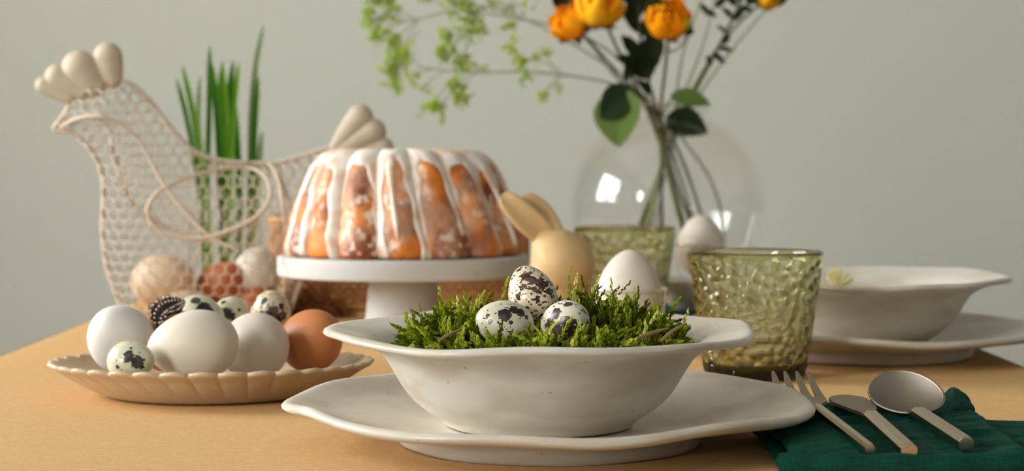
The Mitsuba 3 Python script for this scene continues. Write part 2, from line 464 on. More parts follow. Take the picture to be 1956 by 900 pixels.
# ------------------------------------------------------------------ tumblers
def tumbler_mesh(seed):
    R0, R1, Ht, wall = 0.0325, 0.0445, 0.0825, 0.0024
    g = np.random.default_rng(seed)
    nz, nt = 150, 420
    zs = np.linspace(0.002, Ht - 0.0012, nz)
    pts = []
    cs = 0.0074
    for iz in range(-1, int(Ht / cs) + 2):
        n = int(2 * np.pi * 0.039 / cs)
        for it in range(n):
            pts.append(((it + g.uniform(0, 1)) * 2 * np.pi / n * 0.039, (iz + g.uniform(0, 1)) * cs))
    pts = np.array(pts)
    per = 2 * np.pi * 0.039
    tree = cKDTree(np.vstack([pts, pts + [per, 0], pts - [per, 0]]))
    th = np.arange(nt) * 2 * np.pi / nt
    q = np.stack(np.meshgrid(th * 0.039, zs, indexing='ij'), -1)
    d = tree.query(q.reshape(-1, 2), k=1)[0].reshape(nt, nz)
    dimple = -0.0015 * (1 - np.clip(d / (cs * 0.62), 0, 1) ** 2)
    fade = np.clip((Ht - 0.0035 - zs) / 0.005, 0, 1)[None, :] * np.clip(zs / 0.004, 0, 1)[None, :]
    rr = (R0 + (R1 - R0) * (zs / Ht) ** 0.9)[None, :] + dimple * fade
    outer = np.stack([rr * np.cos(th)[:, None], rr * np.sin(th)[:, None], zs[None, :] + 0 * rr], -1)
    bot = [(0, 0.0012), (R0 * 0.6, 0.0010), (R0 * 0.85, 0.0), (R0 * 0.97, 0.0006)]
    top = [(R1 - 0.0006, Ht - 0.0003), (R1 - wall / 2, Ht), (R1 - wall + 0.0005, Ht - 0.0005)]
    zi = np.linspace(Ht - 0.0015, 0.0105, 40)
    inner = [(R0 + (R1 - R0) * (z / Ht) ** 0.9 - wall, z) for z in zi] + [(R0 - wall - 0.0008, 0.0082), (R0 - wall - 0.004, 0.0067), (R0 * 0.5, 0.006), (0, 0.006)]
    def ring(l):
        l = np.array(l)
        return np.stack([l[:, 0][None, :] * np.cos(th)[:, None], l[:, 0][None, :] * np.sin(th)[:, None], l[:, 1][None, :] + 0 * th[:, None]], -1)
    P = np.concatenate([ring(bot), outer, ring(top + inner)], 1)
    m = grid_mesh(P, wrap_u=True)
    m.merge_vertices()
    m.update_faces(m.nondegenerate_faces())
    m.remove_unreferenced_vertices()
    return outward(m)


TUM = tumbler_mesh(3)
FT, BT = (0.159, 1.332), (0.0981, 1.771)
obj('tumbler', put(TUM, (FT[0], FT[1], 0.0004)), 'm_green_glass', smooth=28, label='hammered green glass tumbler standing right of the front bowl', cat='glass', group='green glass tumblers', interior=GREEN)
obj('tumbler', put(TUM, (BT[0], BT[1], 0.0004), rot([0, 0, 1], 70)), 'm_green_glass', smooth=28, label='hammered green glass tumbler farther back behind the ceramic rabbit', cat='glass', group='green glass tumblers', interior=GREEN)


# ------------------------------------------------------------------ plate of eggs
EP = np.array([-0.183, 1.243])


def egg_plate():
    R = 0.0985
    pf = dense([(0, 0.003), (0.05, 0.003), (0.06, 0.0005), (0.066, 0.0010), (0.075, 0.0045), (0.086, 0.0100), (0.0945, 0.0150), (0.0985, 0.0182), (0.0968, 0.0196), (0.0930, 0.0175), (0.084, 0.0125), (0.073, 0.0076), (0.062, 0.0053), (0.04, 0.005), (0, 0.005)], 0.0013)
    n = 36
    def d(P, th, r, z):
        w = np.clip((r - 0.06) / 0.03, 0, 1)
        tw = th + 3.0 * (r - R)
        s = 1 + w * (0.040 * np.abs(np.sin(tw * n / 2)) ** 0.65 - 0.036)
        P = P.copy()
        P[..., 0] *= s
        P[..., 1] *= s
        P[..., 2] += w * (0.0012 * np.abs(np.sin(tw * n / 2)) + 0.0012 * np.cos(th + 1.5708) * 0 + 0.0022 * np.sin(-th) * w)
        return P
    return lathe(pf, 36 * 20, d)


obj('serving_plate', put(egg_plate(), (EP[0], EP[1], 0.0004)), 'm_creamware', smooth=True, label='cream plate with a fluted edge, heaped with eggs', cat='plate')


def egg(name, key, c, L, D, axis, m, label, cat='egg', group=None):
    return obj(name, put(egg_mesh(L, D), c, zto(axis)), m, smooth=True, label=label, cat=cat, group=group)


def e_at(px, py, Y):
    return at(px, py, Y)


G = 'eggs on the fluted plate'
egg('egg', 0, e_at(369, 660, 1.195), 0.0535, 0.0415, (-1, -0.12, -0.10), 'm_egg_cream', 'large cream egg lying at the front of the fluted plate', group=G)
egg('egg', 0, e_at(229, 645, 1.235), 0.046, 0.0405, (-0.2, -0.8, 0.55), 'm_egg_white', 'white egg, leftmost on the fluted plate', group=G)
egg('egg', 0, e_at(489, 660, 1.235), 0.049, 0.0412, (0.3, -0.85, 0.42), 'm_egg_cream', 'cream egg between the large front egg and the brown egg', group=G)
egg('egg', 0, e_at(597, 649, 1.262), 0.046, 0.0385, (0.5, -0.7, 0.45), 'm_egg_brown', 'brown egg, rightmost on the fluted plate', group=G)
egg('egg', 0, e_at(335, 650, 1.262), 0.050, 0.0385, (0.9, 0.4, 0.1), 'm_egg_brown', 'brown egg mostly hidden under the spotted feather on the fluted plate', group=G)
QG = 'quail eggs on the fluted plate'
def quail_egg(px, py, Y, L, D, axis, base, dark, spots, thr, freq, off, label, group, edge=0.5):
    c = at(px, py, Y)
    k = f'm_quail_{len([q for q in scene if q.startswith("m_quail_")])}'
    mat(k, pr(proc(quail(base, dark, spots_of(c, D, spots), thr, freq, off, edge)), 0.3, 0.5))
    return egg('quail_egg', 0, c, L, D, axis, k, label, group=group)


PALE, BLK = rgb(204, 202, 174), rgb(26, 22, 24)
quail_egg(251, 690, 1.172, 0.029, 0.0238, (1, -0.4, 0.15), PALE, BLK, [(253, 677, 11), (268, 688, 12), (231, 698, 4), (255, 662, 3), (275, 697, 5)], 0.72, 700, 0.1, 'spotted quail egg left of the large front egg on the fluted plate', QG)
quail_egg(382, 603, 1.292, 0.031, 0.0258, (1, 0.2, -0.1), PALE, BLK, [(377, 573, 9), (396, 589, 16), (405, 594, 10), (357, 579, 6), (346, 588, 11)], 0.74, 600, 0.4, 'blotched quail egg behind the large front egg, beside the feather', QG)
quail_egg(441, 602, 1.318, 0.029, 0.0240, (0.3, 0.8, 0.5), PALE, BLK, [(430, 576, 5), (438, 597, 12), (446, 601, 9), (460, 590, 4)], 0.75, 600, 0.8, 'middle one of the three quail eggs at the back of the fluted plate', QG)
quail_egg(517, 595, 1.294, 0.030, 0.0255, (0.1, -0.6, 0.8), rgb(206, 192, 160), rgb(34, 26, 26), [(486, 575, 9), (509, 574, 7), (525, 593, 12), (530, 608, 15), (541, 584, 6), (505, 595, 4), (546, 600, 7)], 0.66, 620, 1.2, 'dark blotched quail egg behind the brown egg on the fluted plate', QG, 0.8)

# guinea fowl feather: quill, dark vane and pale dots
ft = thing('feather', 'small dark feather with pale dots lying among the eggs', 'feather')
fc = spline([at(300, 628, 1.238), at(305, 600, 1.242), at(325, 583, 1.25), at(352, 576, 1.262)], 40)
obj('quill', tube(fc, np.linspace(0.0008, 0.0003, 40), 6), 'm_feather', ft)
g = np.random.default_rng(12)
barbs, dots = [], []
for k in range(3, 40):
    tdir = fc[min(k + 1, 39)] - fc[k - 1]
    tdir /= np.linalg.norm(tdir)
    side = np.cross(tdir, [0, -1, 0.3])
    side /= np.linalg.norm(side)
    w = 0.0082 * math.sin(math.pi * (k / 41) ** 0.7)
    for s in (-1, 1):
        for rep in range(2):
            d = side * s * w * g.uniform(0.75, 1.1) + tdir * w * 0.6 + np.array([0, -1, 0.4]) * 0.0012 * g.normal()
            barbs.append(tube([fc[k], fc[k] + d * 0.6 + np.array([0, -0.0005, 0]), fc[k] + d], [0.0005, 0.0006, 0.0002], 4))
        if k % 3 == 0:
            for q in (0.35, 0.75):
                dm = trimesh.creation.icosphere(1, 0.00075)
                dots.append(put(dm, fc[k] + side * s * w * q + tdir * w * 0.6 * q + np.array([0, -0.0009, 0.0004])))
obj('vane', join(barbs), 'm_feather', ft, kind='stuff')
obj('dots', join(dots), 'm_feather_dot', ft, kind='stuff')

# ------------------------------------------------------------------ moss and quail eggs in the front bowl
MC = np.array([0.016, 1.028])
qs = [(at(1016, 563, 1.030), 0.0310, 0.0245, (-0.35, 0.25, 0.9)), (at(964, 620, 1.006), 0.0300, 0.0245, (-0.9, -0.25, 0.30)), (at(1082, 619, 1.004), 0.0290, 0.0240, (0.35, -0.75, 0.45))]


def mound(x, y):
    """height of the moss bed over the table"""
    r = np.hypot((x - MC[0]) / 0.0655, (y - MC[1]) / 0.066)
    h = 0.0545 + 0.015 * np.clip(1 - r ** 2, 0, 1)
    hol = np.exp(-(((x - 0.0125) / 0.030) ** 2 + ((y - 1.008) / 0.024) ** 2))
    fr = np.clip((1.005 - y) / 0.05, 0, 1)
    return h - 0.016 * hol - 0.006 * fr


def make_moss():
    g = np.random.default_rng(21)
    V, Fc, C = [], [], []
    nv = 0
    tones = [rgb(68, 78, 14), rgb(112, 124, 24), rgb(156, 164, 54), rgb(86, 98, 20), rgb(190, 192, 104)]
    def sprig(base, up, Ls, tone):
        nonlocal nv
        up = up / np.linalg.norm(up)
        bend = g.normal(0, 0.6, 3) - [0, 0, 0.25]
        nst = 5
        ts = np.linspace(0, 1, nst)
        sp = base + Ls * (ts[:, None] * up + (ts ** 2)[:, None] * bend * 0.6)
        nl = int(9 + Ls * 1300)
        for k in range(nl):
            t = 0.12 + 0.88 * k / nl
            p = base + Ls * (t * up + t * t * bend * 0.6)
            tg = up + 2 * t * bend * 0.6
            tg /= np.linalg.norm(tg)
            a = g.uniform(0, 6.28)
            e1 = np.cross(tg, [0.3, 0.5, 0.8]); e1 /= np.linalg.norm(e1)
            e2 = np.cross(tg, e1)
            rad = math.cos(a) * e1 + math.sin(a) * e2
            spread = 0.75 * (1 - t) + 0.25
            d = tg * 0.75 + rad * spread
            d /= np.linalg.norm(d)
            l = g.uniform(0.0028, 0.0046) * (1.1 - 0.45 * t)
            w = np.cross(d, rad + 0.2 * tg); w = w / (np.linalg.norm(w) + 1e-9) * l * 0.27
            q = np.array([p, p + d * l * 0.45 + w, p + d * l - rad * l * 0.12 + tg * l * 0.1, p + d * l * 0.45 - w, p + d * l * 0.45 + rad * l * 0.12])
            V.append(q)
            Fc.append(np.array([[0, 1, 4], [1, 2, 4], [2, 3, 4], [3, 0, 4]]) + nv)
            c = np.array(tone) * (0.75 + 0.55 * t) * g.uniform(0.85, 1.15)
            C.append(np.repeat(c[None], 5, 0))
            nv += 5
    n = 0
    while n < 1350:
        x, y = MC[0] + g.uniform(-1, 1) * 0.069, MC[1] + g.uniform(-1, 1) * 0.069
        r = math.hypot((x - MC[0]) / 0.068, (y - MC[1]) / 0.068)
        if r > 1:
            continue
        z = mound(x, y) - 0.002
        p = np.array([x, y, z])
        if any(np.linalg.norm((p - c) * [1, 1, 0.9]) < 0.0125 for c, *_ in qs):
            continue
        near = min(np.linalg.norm((p - c)[:2]) for c, *_ in qs) < 0.022
        front = y < 1.0
        up = np.array([(x - MC[0]) * 7, (y - MC[1]) * 7, 1.0]) + g.normal(0, 0.35, 3)
        Ls = g.uniform(0.004, 0.008) if near else g.uniform(0.006, 0.016)
        if r > 0.85:
            Ls *= 0.9
        sprig(p - [0, 0, 0.003], up, Ls, tones[g.choice(5, p=[0.22, 0.28, 0.2, 0.2, 0.1])])
        n += 1
    for q in range(26):                                    # stray sprigs round the edge
        a = g.uniform(0, 6.28)
        p = np.array([MC[0] + 0.066 * math.cos(a), MC[1] + 0.066 * math.sin(a), 0.053])
        sprig(p, np.array([math.cos(a), math.sin(a), 0.5 + g.uniform(-0.3, 0.5)]), g.uniform(0.009, 0.015), tones[g.integers(1, 5)])
    v, f, c = np.vstack(V), np.vstack(Fc), np.vstack(C)
    r = np.hypot(v[:, 0] - 0.0137, v[:, 1] - 1.026)         # nothing reaches into the bowl
    v[:, 2] = np.maximum(v[:, 2], np.interp(r, [0.05, 0.058, 0.066, 0.0715, 0.0765, 0.084, 0.094, 0.103], [0.010, 0.0145, 0.0225, 0.031, 0.039, 0.0445, 0.0475, 0.0500]) + 0.0113)
    return trimesh.Trimesh(v, f, process=False), np.clip(c, 0, 1)


mm = thing('moss', 'mound of fresh green moss filling the front bowl', 'moss')
tag(mm, kind='stuff')
nu, nv_ = 60, 24
th_, rr_ = np.meshgrid(np.arange(nu) * 2 * np.pi / nu, np.linspace(0, 1, nv_), indexing='ij')
bx, by = MC[0] + rr_ * 0.066 * np.cos(th_), MC[1] + rr_ * 0.066 * np.sin(th_)
bz = np.where(rr_ > 0.999, 0.046, mound(bx, by) - 0.0045)
bed = grid_mesh(np.stack([bx, by, bz], -1), wrap_u=True)
mat('m_moss_bed', pr(rgb(44, 52, 14), 0.9, 0.1))
scene[mm + '__001'] = mikit.ply(bed, 'm_moss_bed', smooth=True)
mmesh, mcol = make_moss()
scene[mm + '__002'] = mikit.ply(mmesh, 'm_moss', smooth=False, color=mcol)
QB = 'quail eggs nested in the moss'
quail_egg(1016, 563, 1.030, *qs[0][1:], rgb(216, 202, 174), rgb(54, 32, 24), [(1008, 527, 11), (1035, 540, 13), (1020, 536, 11), (998, 545, 6), (1022, 549, 9), (1048, 556, 9), (988, 564, 6), (1010, 598, 11), (1040, 594, 11), (1026, 572, 5), (975, 585, 5)], 0.60, 720, 0.9,
          'finely speckled quail egg standing on top in the moss', QB, 1.3)
quail_egg(964, 620, 1.006, *qs[1][1:], rgb(206, 198, 174), rgb(34, 26, 30), [(965, 597, 12), (982, 589, 9), (994, 596, 9), (1003, 606, 6), (934, 602, 5), (938, 611, 5), (976, 613, 4), (952, 612, 2.5), (930, 622, 3), (958, 626, 4)], 0.70, 760, 0.3,
          'left lower quail egg in the moss with a large black spot', QB, 0.4)
quail_egg(1082, 619, 1.004, *qs[2][1:], rgb(208, 204, 184), rgb(52, 36, 38), [(1060, 596, 11), (1049, 612, 8), (1086, 582, 9), (1112, 596, 8), (1082, 616, 15), (1090, 628, 14), (1062, 626, 12), (1044, 622, 8), (1108, 634, 9), (1119, 615, 5)], 0.68, 700, 1.7,
          'right lower quail egg in the moss with big dark brown patches', QB, 0.55)
g = np.random.default_rng(5)
for k, (px, py, dx, dz) in enumerate(((1215, 648, 0.016, 0.005), (1262, 652, 0.012, 0.008), (838, 652, 0.012, 0.006))):
    a = at(px, py, 0.972)
    obj('dry_stalk', tube([a, a + [dx * 0.5, 0.002, dz * 0.6], a + [dx, 0.004, dz]], [0.0010, 0.0009, 0.0005], 6), 'm_stalk',
        label=['thick dry stalk at the front right of the moss', 'thin dry stalk at the right end of the moss', 'dry stalk at the front left of the moss'][k], cat='stalk')

# ------------------------------------------------------------------ wire hen basket
ZH = 1.785
mpp = ZH / F
out_px = [(104, 246), (118, 226), (132, 203), (150, 182), (180, 163), (215, 154), (242, 157), (270, 176), (300, 210), (335, 255), (372, 288), (410, 304), (460, 311), (510, 314), (560, 303), (610, 288), (648, 282),
          (652, 310), (632, 400), (600, 490), (566, 560), (545, 606), (500, 612), (300, 612), (245, 606), (226, 572), (207, 520), (198, 470), (196, 420), (198, 360), (188, 312), (165, 278), (140, 257), (116, 250)]
out3 = spline([at(x, y, ZH) for x, y in out_px], 320, closed=True)
out3[:, 2] = np.maximum(out3[:, 2], 0.0026)
poly = Polygon(out3[:, [0, 2]]).buffer(0)


def bulge(x, z):
    d = poly.exterior.distance(Point(x, z)) if poly.contains(Point(x, z)) else 0.0
    u = min(d / 0.055, 1)
    return 0.056 * math.sqrt(max(1 - (1 - u) ** 2, 0)) * 1.0


hen = thing('hen_basket', 'cream wire hen egg basket with comb and tail, left of the cake', 'basket')
obj('outline_wire', tube(out3, 0.0021, 10, closed=True), 'm_wire', hen)


def on_side(px, s, n=80, closed=False, off=0.001):
    p = spline([at(x, y, ZH - s * 0.03) for x, y in px], n, closed)
    for q in p:
        q[1] = ZH - s * (bulge(q[0], q[2]) + off)
        q[2] = max(q[2], 0.003)
    return p


c1 = [(114, 243), (150, 228), (190, 223), (230, 232), (262, 258), (285, 290), (308, 330), (335, 370), (372, 412), (420, 456), (455, 470)]
c2 = [(118, 240), (150, 226), (185, 228), (205, 255), (220, 310), (235, 356), (257, 400), (300, 432), (350, 450), (400, 465)]
wing = [(292, 405), (306, 372), (345, 346), (398, 328), (455, 320), (498, 330), (520, 360), (516, 390), (488, 418), (440, 440), (395, 452), (345, 448), (308, 432)]
rear = [(420, 318), (462, 314), (505, 313), (530, 335), (545, 385), (551, 440), (549, 500), (542, 560), (536, 604)]
for nm, c, s, cl in (('neck_wire', c1, 1, False), ('neck_wire', c2, -1, False), ('wing_wire', wing, 1, True), ('rear_wire', rear, 1, False), ('rear_wire', rear, -1, False)):
    obj(nm, tube(on_side(c, s, 90, cl), 0.0018, 8, closed=cl), 'm_wire', hen)
# hexagonal netting, front and back
for s in (1, -1):
    segs = []
    pw, ph = 0.0108, 0.0092
    xmin, zmin, xmax, zmax = poly.bounds
    for r in range(int((zmax - zmin) / ph) + 3):
        for c in range(int((xmax - xmin) / pw) + 3):
            x = xmin + (c + 0.5 * (r % 2)) * pw
            z = zmin + r * ph
            a, b = (x, z + ph * 0.34), (x, z - ph * 0.34)
            for q0, q1 in ((a, b), (a, (x + pw / 2, z + ph * 0.66)), (a, (x - pw / 2, z + ph * 0.66))):
                L = LineString([q0, q1]).intersection(poly)
                if L.is_empty or L.length < 0.001 or L.geom_type != 'LineString':
                    continue
                (x0, z0), (x1, z1) = L.coords[0], L.coords[-1]
                segs.append(tube([[x0, ZH - s * bulge(x0, z0), z0], [x1, ZH - s * bulge(x1, z1), z1]], 0.00056 if q1 is not b else 0.00074, 5, cap=False))
    obj('netting', join(segs), 'm_wire', hen, smooth=True, kind='stuff')


def lobes(base, tips, r0, Y, flat=0.6):
    chains = []
    for (bx, by, br), (tx, ty, tr) in zip(base, tips):
        b, t_ = at(bx, by, Y), at(tx, ty, Y)
        chains.append([(*b, br * mpp), (*((b + t_) / 2), (br * 0.35 + tr * 0.65) * mpp), (*t_, tr * mpp)])
    m = blob(chains, 0.0022, 4)
    m.vertices[:, 1] = Y + (m.vertices[:, 1] - Y) * flat
    return m


obj('comb', lobes([(132, 186, 15), (158, 172, 20), (182, 163, 22), (214, 150, 20)], [(84, 163, 17), (110, 146, 24), (152, 130, 34), (206, 109, 28)], 0, ZH, 0.75), 'm_comb', hen, smooth=True, label='cream scalloped comb')
obj('tail', lobes([(640, 282, 12), (650, 287, 14), (665, 292, 12)], [(688, 224, 25), (712, 252, 26), (732, 282, 20)], 0, ZH, 0.75), 'm_comb', hen, smooth=True, label='cream scalloped tail')
HG = 'eggs inside the wire hen basket'
egg('egg', 0, at(312, 536, 1.775) * [1, 1, 1], 0.060, 0.046, (0.85, -0.4, 0.15), 'm_egg_tan', 'large tan egg at the left inside the wire hen basket', group=HG)
egg('egg', 0, at(426, 547, 1.785), 0.054, 0.043, (0.5, -0.5, 0.5), 'm_egg_rust', 'rust brown egg in the middle inside the wire hen basket', group=HG)
egg('egg', 0, at(489, 524, 1.790), 0.052, 0.043, (0.3, -0.4, 0.9), 'm_egg_pale', 'pale pinkish egg at the right inside the wire hen basket', group=HG)
egg('egg', 0, at(360, 594, 1.762), 0.050, 0.040, (0.95, -0.1, 0.1), 'm_egg_tan', 'tan egg low inside the wire hen basket behind the feather', group=HG)
egg('egg', 0, at(500, 590, 1.778), 0.050, 0.040, (0.9, 0.3, 0.0), 'm_egg_rust', 'rust brown egg low at the right inside the wire hen basket', group=HG)

# ------------------------------------------------------------------ glass jar of green blades
JC = np.array([(430 - CX) / F * 1.95, 1.95])
jar = lathe([(0, 0.0015), (0.030, 0.0015), (0.0345, 0.004), (0.036, 0.010), (0.036, 0.082), (0.0355, 0.090)], 72, close=False)
if jar.face_normals[np.argmax(jar.triangles_center[:, 0])][0] < 0:
    jar.invert()
jr = thing('glass_jar', 'clear glass jar behind the wire hen, holding green blades', 'jar')
obj('body', put(jar, (JC[0], JC[1], 0.0003)), 'm_clear_glass', jr, smooth=True)
obj('rim', put(tube(np.stack([0.0355 * np.cos(np.arange(64) / 64 * 6.2832), 0.0355 * np.sin(np.arange(64) / 64 * 6.2832), np.full(64, 0.0905)], 1), 0.0009, 8, closed=True), (JC[0], JC[1], 0.0003)), 'm_clear_glass', jr, smooth=True)


def blade_mesh(pts, w, n=26):
    c = spline(pts, n)
    t_ = np.gradient(c, axis=0)
    t_ /= np.linalg.norm(t_, axis=1, keepdims=True)
    side = np.cross(t_, [0, -1, 0])
    side /= np.linalg.norm(side, axis=1, keepdims=True)
    nrm = np.cross(side, t_)
    u = np.linspace(0, 1, n)
    ww = w * np.minimum(1, np.sqrt(np.clip((1 - u) / 0.12, 0, 1))) * (0.75 + 0.25 * np.sin(u * 2.6))
    P = np.stack([c + side * (ww * k)[:, None] + nrm * (abs(k) * ww * 0.45)[:, None] for k in (-1, -0.5, 0, 0.5, 1)], 1)
    return grid_mesh(P)


bl = thing('leaf_bunch', 'bunch of upright green blades standing in the jar behind the wire hen', 'leaves')
for k, (top, mid, low, w, m, dy) in enumerate([
        ((337, 148), (358, 230), (386, 400), 5, 'm_blade_dark', 0.004), ((348, 122), (370, 220), (393, 400), 6, 'm_blade', -0.012), ((384, 140), (380, 230), (398, 400), 5, 'm_blade_pale', 0.014),
        ((401, 84), (400, 200), (396, 400), 5.5, 'm_blade_dark', -0.006), ((405, 118), (416, 230), (424, 400), 7, 'm_blade_dark', 0.010), ((424, 112), (432, 230), (440, 400), 7, 'm_blade', -0.014),
        ((446, 112), (436, 220), (430, 400), 7, 'm_blade_dark', 0.002), ((457, 116), (446, 220), (437, 400), 6, 'm_blade', -0.018), ((443, 160), (452, 260), (458, 400), 7, 'm_blade_dark', -0.008),
        ((505, 44), (484, 170), (478, 400), 6, 'm_blade_pale', 0.008), ((494, 142), (487, 240), (482, 400), 6, 'm_blade_dark', -0.004), ((501, 248), (496, 310), (489, 400), 6, 'm_blade_pale', -0.012), ((420, 130), (426, 260), (432, 400), 7, 'm_blade', 0.016)]):
    Yb = 1.95 + dy
    foot = np.array([JC[0] + (low[0] - 430) * 0.00042, Yb * 0.5 + 0.5 * JC[1], 0.006])
    obj('blade', blade_mesh([foot, (foot + at(*low, Yb)) / 2 + [0, 0, 0.0], at(*low, Yb), at(*mid, Yb), at(*top, Yb)], w * 1.95 / F), m, bl, smooth=True)

# ------------------------------------------------------------------ cake stand and cake
SC = np.array([(770 - CX) / F * 1.64, 1.64])
st = thing('cake_stand', 'white marble cake stand under the glazed ring cake', 'cake stand')
SR, SH = 0.1008, 0.0655
obj('disc', put(lathe([(0, SH - 0.0165), (SR - 0.003, SH - 0.0165), (SR - 0.0008, SH - 0.0157), (SR, SH - 0.0135), (SR, SH - 0.003), (SR - 0.0008, SH - 0.0008), (SR - 0.003, SH), (0, SH)], 128), (*SC, 0)), 'm_white_marble', st, smooth=25)
obj('column', put(lathe([(0, 0.0), (0.036, 0.0), (0.037, 0.002), (0.0325, 0.006), (0.0305, 0.014), (0.0288, 0.03), (0.0275, 0.044), (0.0275, SH - 0.0166), (0, SH - 0.0166)], 96), (*SC, 0.0004)), 'm_white_marble', st, smooth=25)

NF = 16


def cake_surface(nt=900, ns=220):
    pf = spline([(0.084, 0.0), (0.0955, 0.002), (0.0965, 0.010), (0.0925, 0.024), (0.0865, 0.042), (0.0790, 0.060), (0.0710, 0.0735), (0.0600, 0.0815), (0.0480, 0.0830), (0.0360, 0.0790), (0.0260, 0.066), (0.0200, 0.040), (0.0190, 0.003)], ns)
    s = np.linspace(0, 1, ns)
    th = np.arange(nt) * 2 * np.pi / nt
    r, z = pf[:, 0][None, :], pf[:, 1][None, :]
    tw = th[:, None] + 0.14 * (z - 0.04) / 0.08
    fl = np.abs(np.cos(tw * NF / 2)) ** 0.75          # ridges rounded, grooves sharp
    env = np.interp(s, [0, 0.05, 0.3, 0.55, 0.68, 0.8, 1], [0.35, 0.7, 1, 0.9, 0.45, 0.3, 0.2])[None, :]
    R = r - 0.0105 * env * (1 - fl)
    P = np.stack([R * np.cos(th)[:, None], R * np.sin(th)[:, None], z + 0 * R], -1)
    P[..., 2] += 0.0006 * (meshkit.noise(P * 120, 3) - 0.5)
    return P, th, s, tw


P, TH, S, TW = cake_surface()
ck = thing('ring_cake', 'fluted ring cake with white icing running down, on the marble stand', 'cake')
cm = grid_mesh(P, wrap_u=True)
rim0 = P.shape[1]
vb = np.array(cm.vertices)
nt = P.shape[0]
i = np.arange(nt)
fb = np.vstack([np.stack([i * rim0, (i + 1) % nt * rim0 + rim0 - 1, (i + 1) % nt * rim0], 1), np.stack([i * rim0, i * rim0 + rim0 - 1, (i + 1) % nt * rim0 + rim0 - 1], 1)])
cm = outward(trimesh.Trimesh(vb, np.vstack([cm.faces, fb]), process=False))
CO = (SC[0], SC[1], SH + 0.0004)
obj('crumb', put(cm, CO), 'm_cake', ck, smooth=True, label='golden brown baked crust')
# icing: a skin over the crown with runs of different length down the grooves
g = np.random.default_rng(8)
runs = []
for k in range(NF):
    groove = (k + 0.5) * 2 * np.pi / NF
    runs.append((groove + g.normal(0, 0.035), g.uniform(0.040, 0.072), g.choice([0.04, 0.06, 0.10, 0.16, 0.22], p=[0.35, 0.25, 0.2, 0.1, 0.1])))
    if g.random() < 0.4:
        runs.append((groove + g.uniform(0.13, 0.28), g.uniform(0.022, 0.045), g.uniform(0.06, 0.30)))
z_at = P[0, :, 2]
crown = 0.455 + 0.02 * np.sin(TH * 4 + 1) + 0.02 * np.sin(TH * 9 + 2)          # along s: below it only the runs carry icing
depth = np.full(P.shape[:2], -1.0)
Sg = np.broadcast_to(S[None, :], P.shape[:2])
body = np.minimum((Sg - (crown[:, None] - 0.0)) / 0.05, 1)
depth = np.maximum(depth, body)
for a, w, e in runs:
    d = (TW - a + np.pi) % (2 * np.pi) - np.pi
    ww = w * np.interp(S, [0, 0.12, 0.3, 0.42, 0.5], [0.8, 0.75, 1.05, 1.6, 3.2])[None, :] * (1 + 0.18 * np.sin(S * 40 + a * 5))[None, :]
    across = 1 - (d / ww) ** 2
    end = np.clip((Sg - e) / 0.025, -1, 1)
    bead = 1 + 0.5 * np.exp(-((Sg - e - 0.03) / 0.025) ** 2)
    depth = np.maximum(depth, np.minimum(across * bead, np.minimum(end, across)))
depth = np.minimum(depth, np.clip((0.88 - Sg) / 0.04, -1, 1))
tk = np.where(depth > 0, (0.0021 - 0.0011 * np.clip((Sg - 0.5) / 0.12, 0, 1)) * np.sqrt(np.clip(depth, 0, 1)), -0.0012)
vn = np.array(grid_mesh(P, wrap_u=True).vertex_normals).reshape(P.shape)
if vn[0, 100, 0] < 0:
    vn = -vn
IP = P + vn * tk[..., None]
im = grid_mesh(IP, wrap_u=True)
keep = (depth.reshape(-1)[im.faces] > -0.25).any(1)
im.update_faces(keep)
im.remove_unreferenced_vertices()
obj('icing', put(im, CO), 'm_icing', ck, smooth=True, label='white sugar icing with long runs')

# ------------------------------------------------------------------ woven basket behind the cake
bk = thing('rattan_basket', 'low woven rattan basket standing behind the cake stand', 'basket')
bx0, bx1, by0, by1, bh = -0.226, 0.014, 1.885, 2.005, 0.088


def rrect(x0, x1, y0, y1, r, n):
    p = Polygon([(x0, y0), (x1, y0), (x1, y1), (x0, y1)]).buffer(-r).buffer(r, quad_segs=8).exterior
    return np.array([p.interpolate(k / n, normalized=True).coords[0] for k in range(n)])


ns_ = 150
ringp = rrect(bx0, bx1, by0, by1, 0.03, ns_ * 2)
cen = ringp.mean(0)
nrm = np.roll(ringp, -1, 0) - np.roll(ringp, 1, 0)
nrm = np.stack([nrm[:, 1], -nrm[:, 0]], 1) / np.linalg.norm(nrm, axis=1, keepdims=True)
st_m = []
for r_ in range(16):
    off = 0.0011 * np.sin(np.arange(ns_ * 2) * np.pi / 2 + np.pi * (r_ % 2))
    pp = np.column_stack([ringp + nrm * off[:, None], np.full(ns_ * 2, 0.010 + r_ * 0.0046)])
    st_m.append(tube(pp, 0.0019, 6, closed=True))
obj('weave', join(st_m), 'm_rattan', bk, smooth=True)
obj('stakes', join([tube([[x, y, 0.006], [x, y, bh - 0.004]], 0.0009, 5) for x, y in ringp[1::4]]), 'm_rattan', bk, smooth=True)
obj('rim', tube(np.column_stack([ringp, np.full(ns_ * 2, bh - 0.003)]), 0.0036, 10, closed=True), 'm_rattan_rim', bk, smooth=True)
obj('base', tube(np.column_stack([ringp + nrm * 0.003, np.full(ns_ * 2, 0.0052)]), 0.0048, 10, closed=True), 'm_rattan_rim', bk, smooth=True)
obj('bottom', put(trimesh.creation.extrude_polygon(Polygon(ringp), 0.004, engine='earcut'), (0, 0, 0.003)), 'm_rattan', bk, smooth=False)
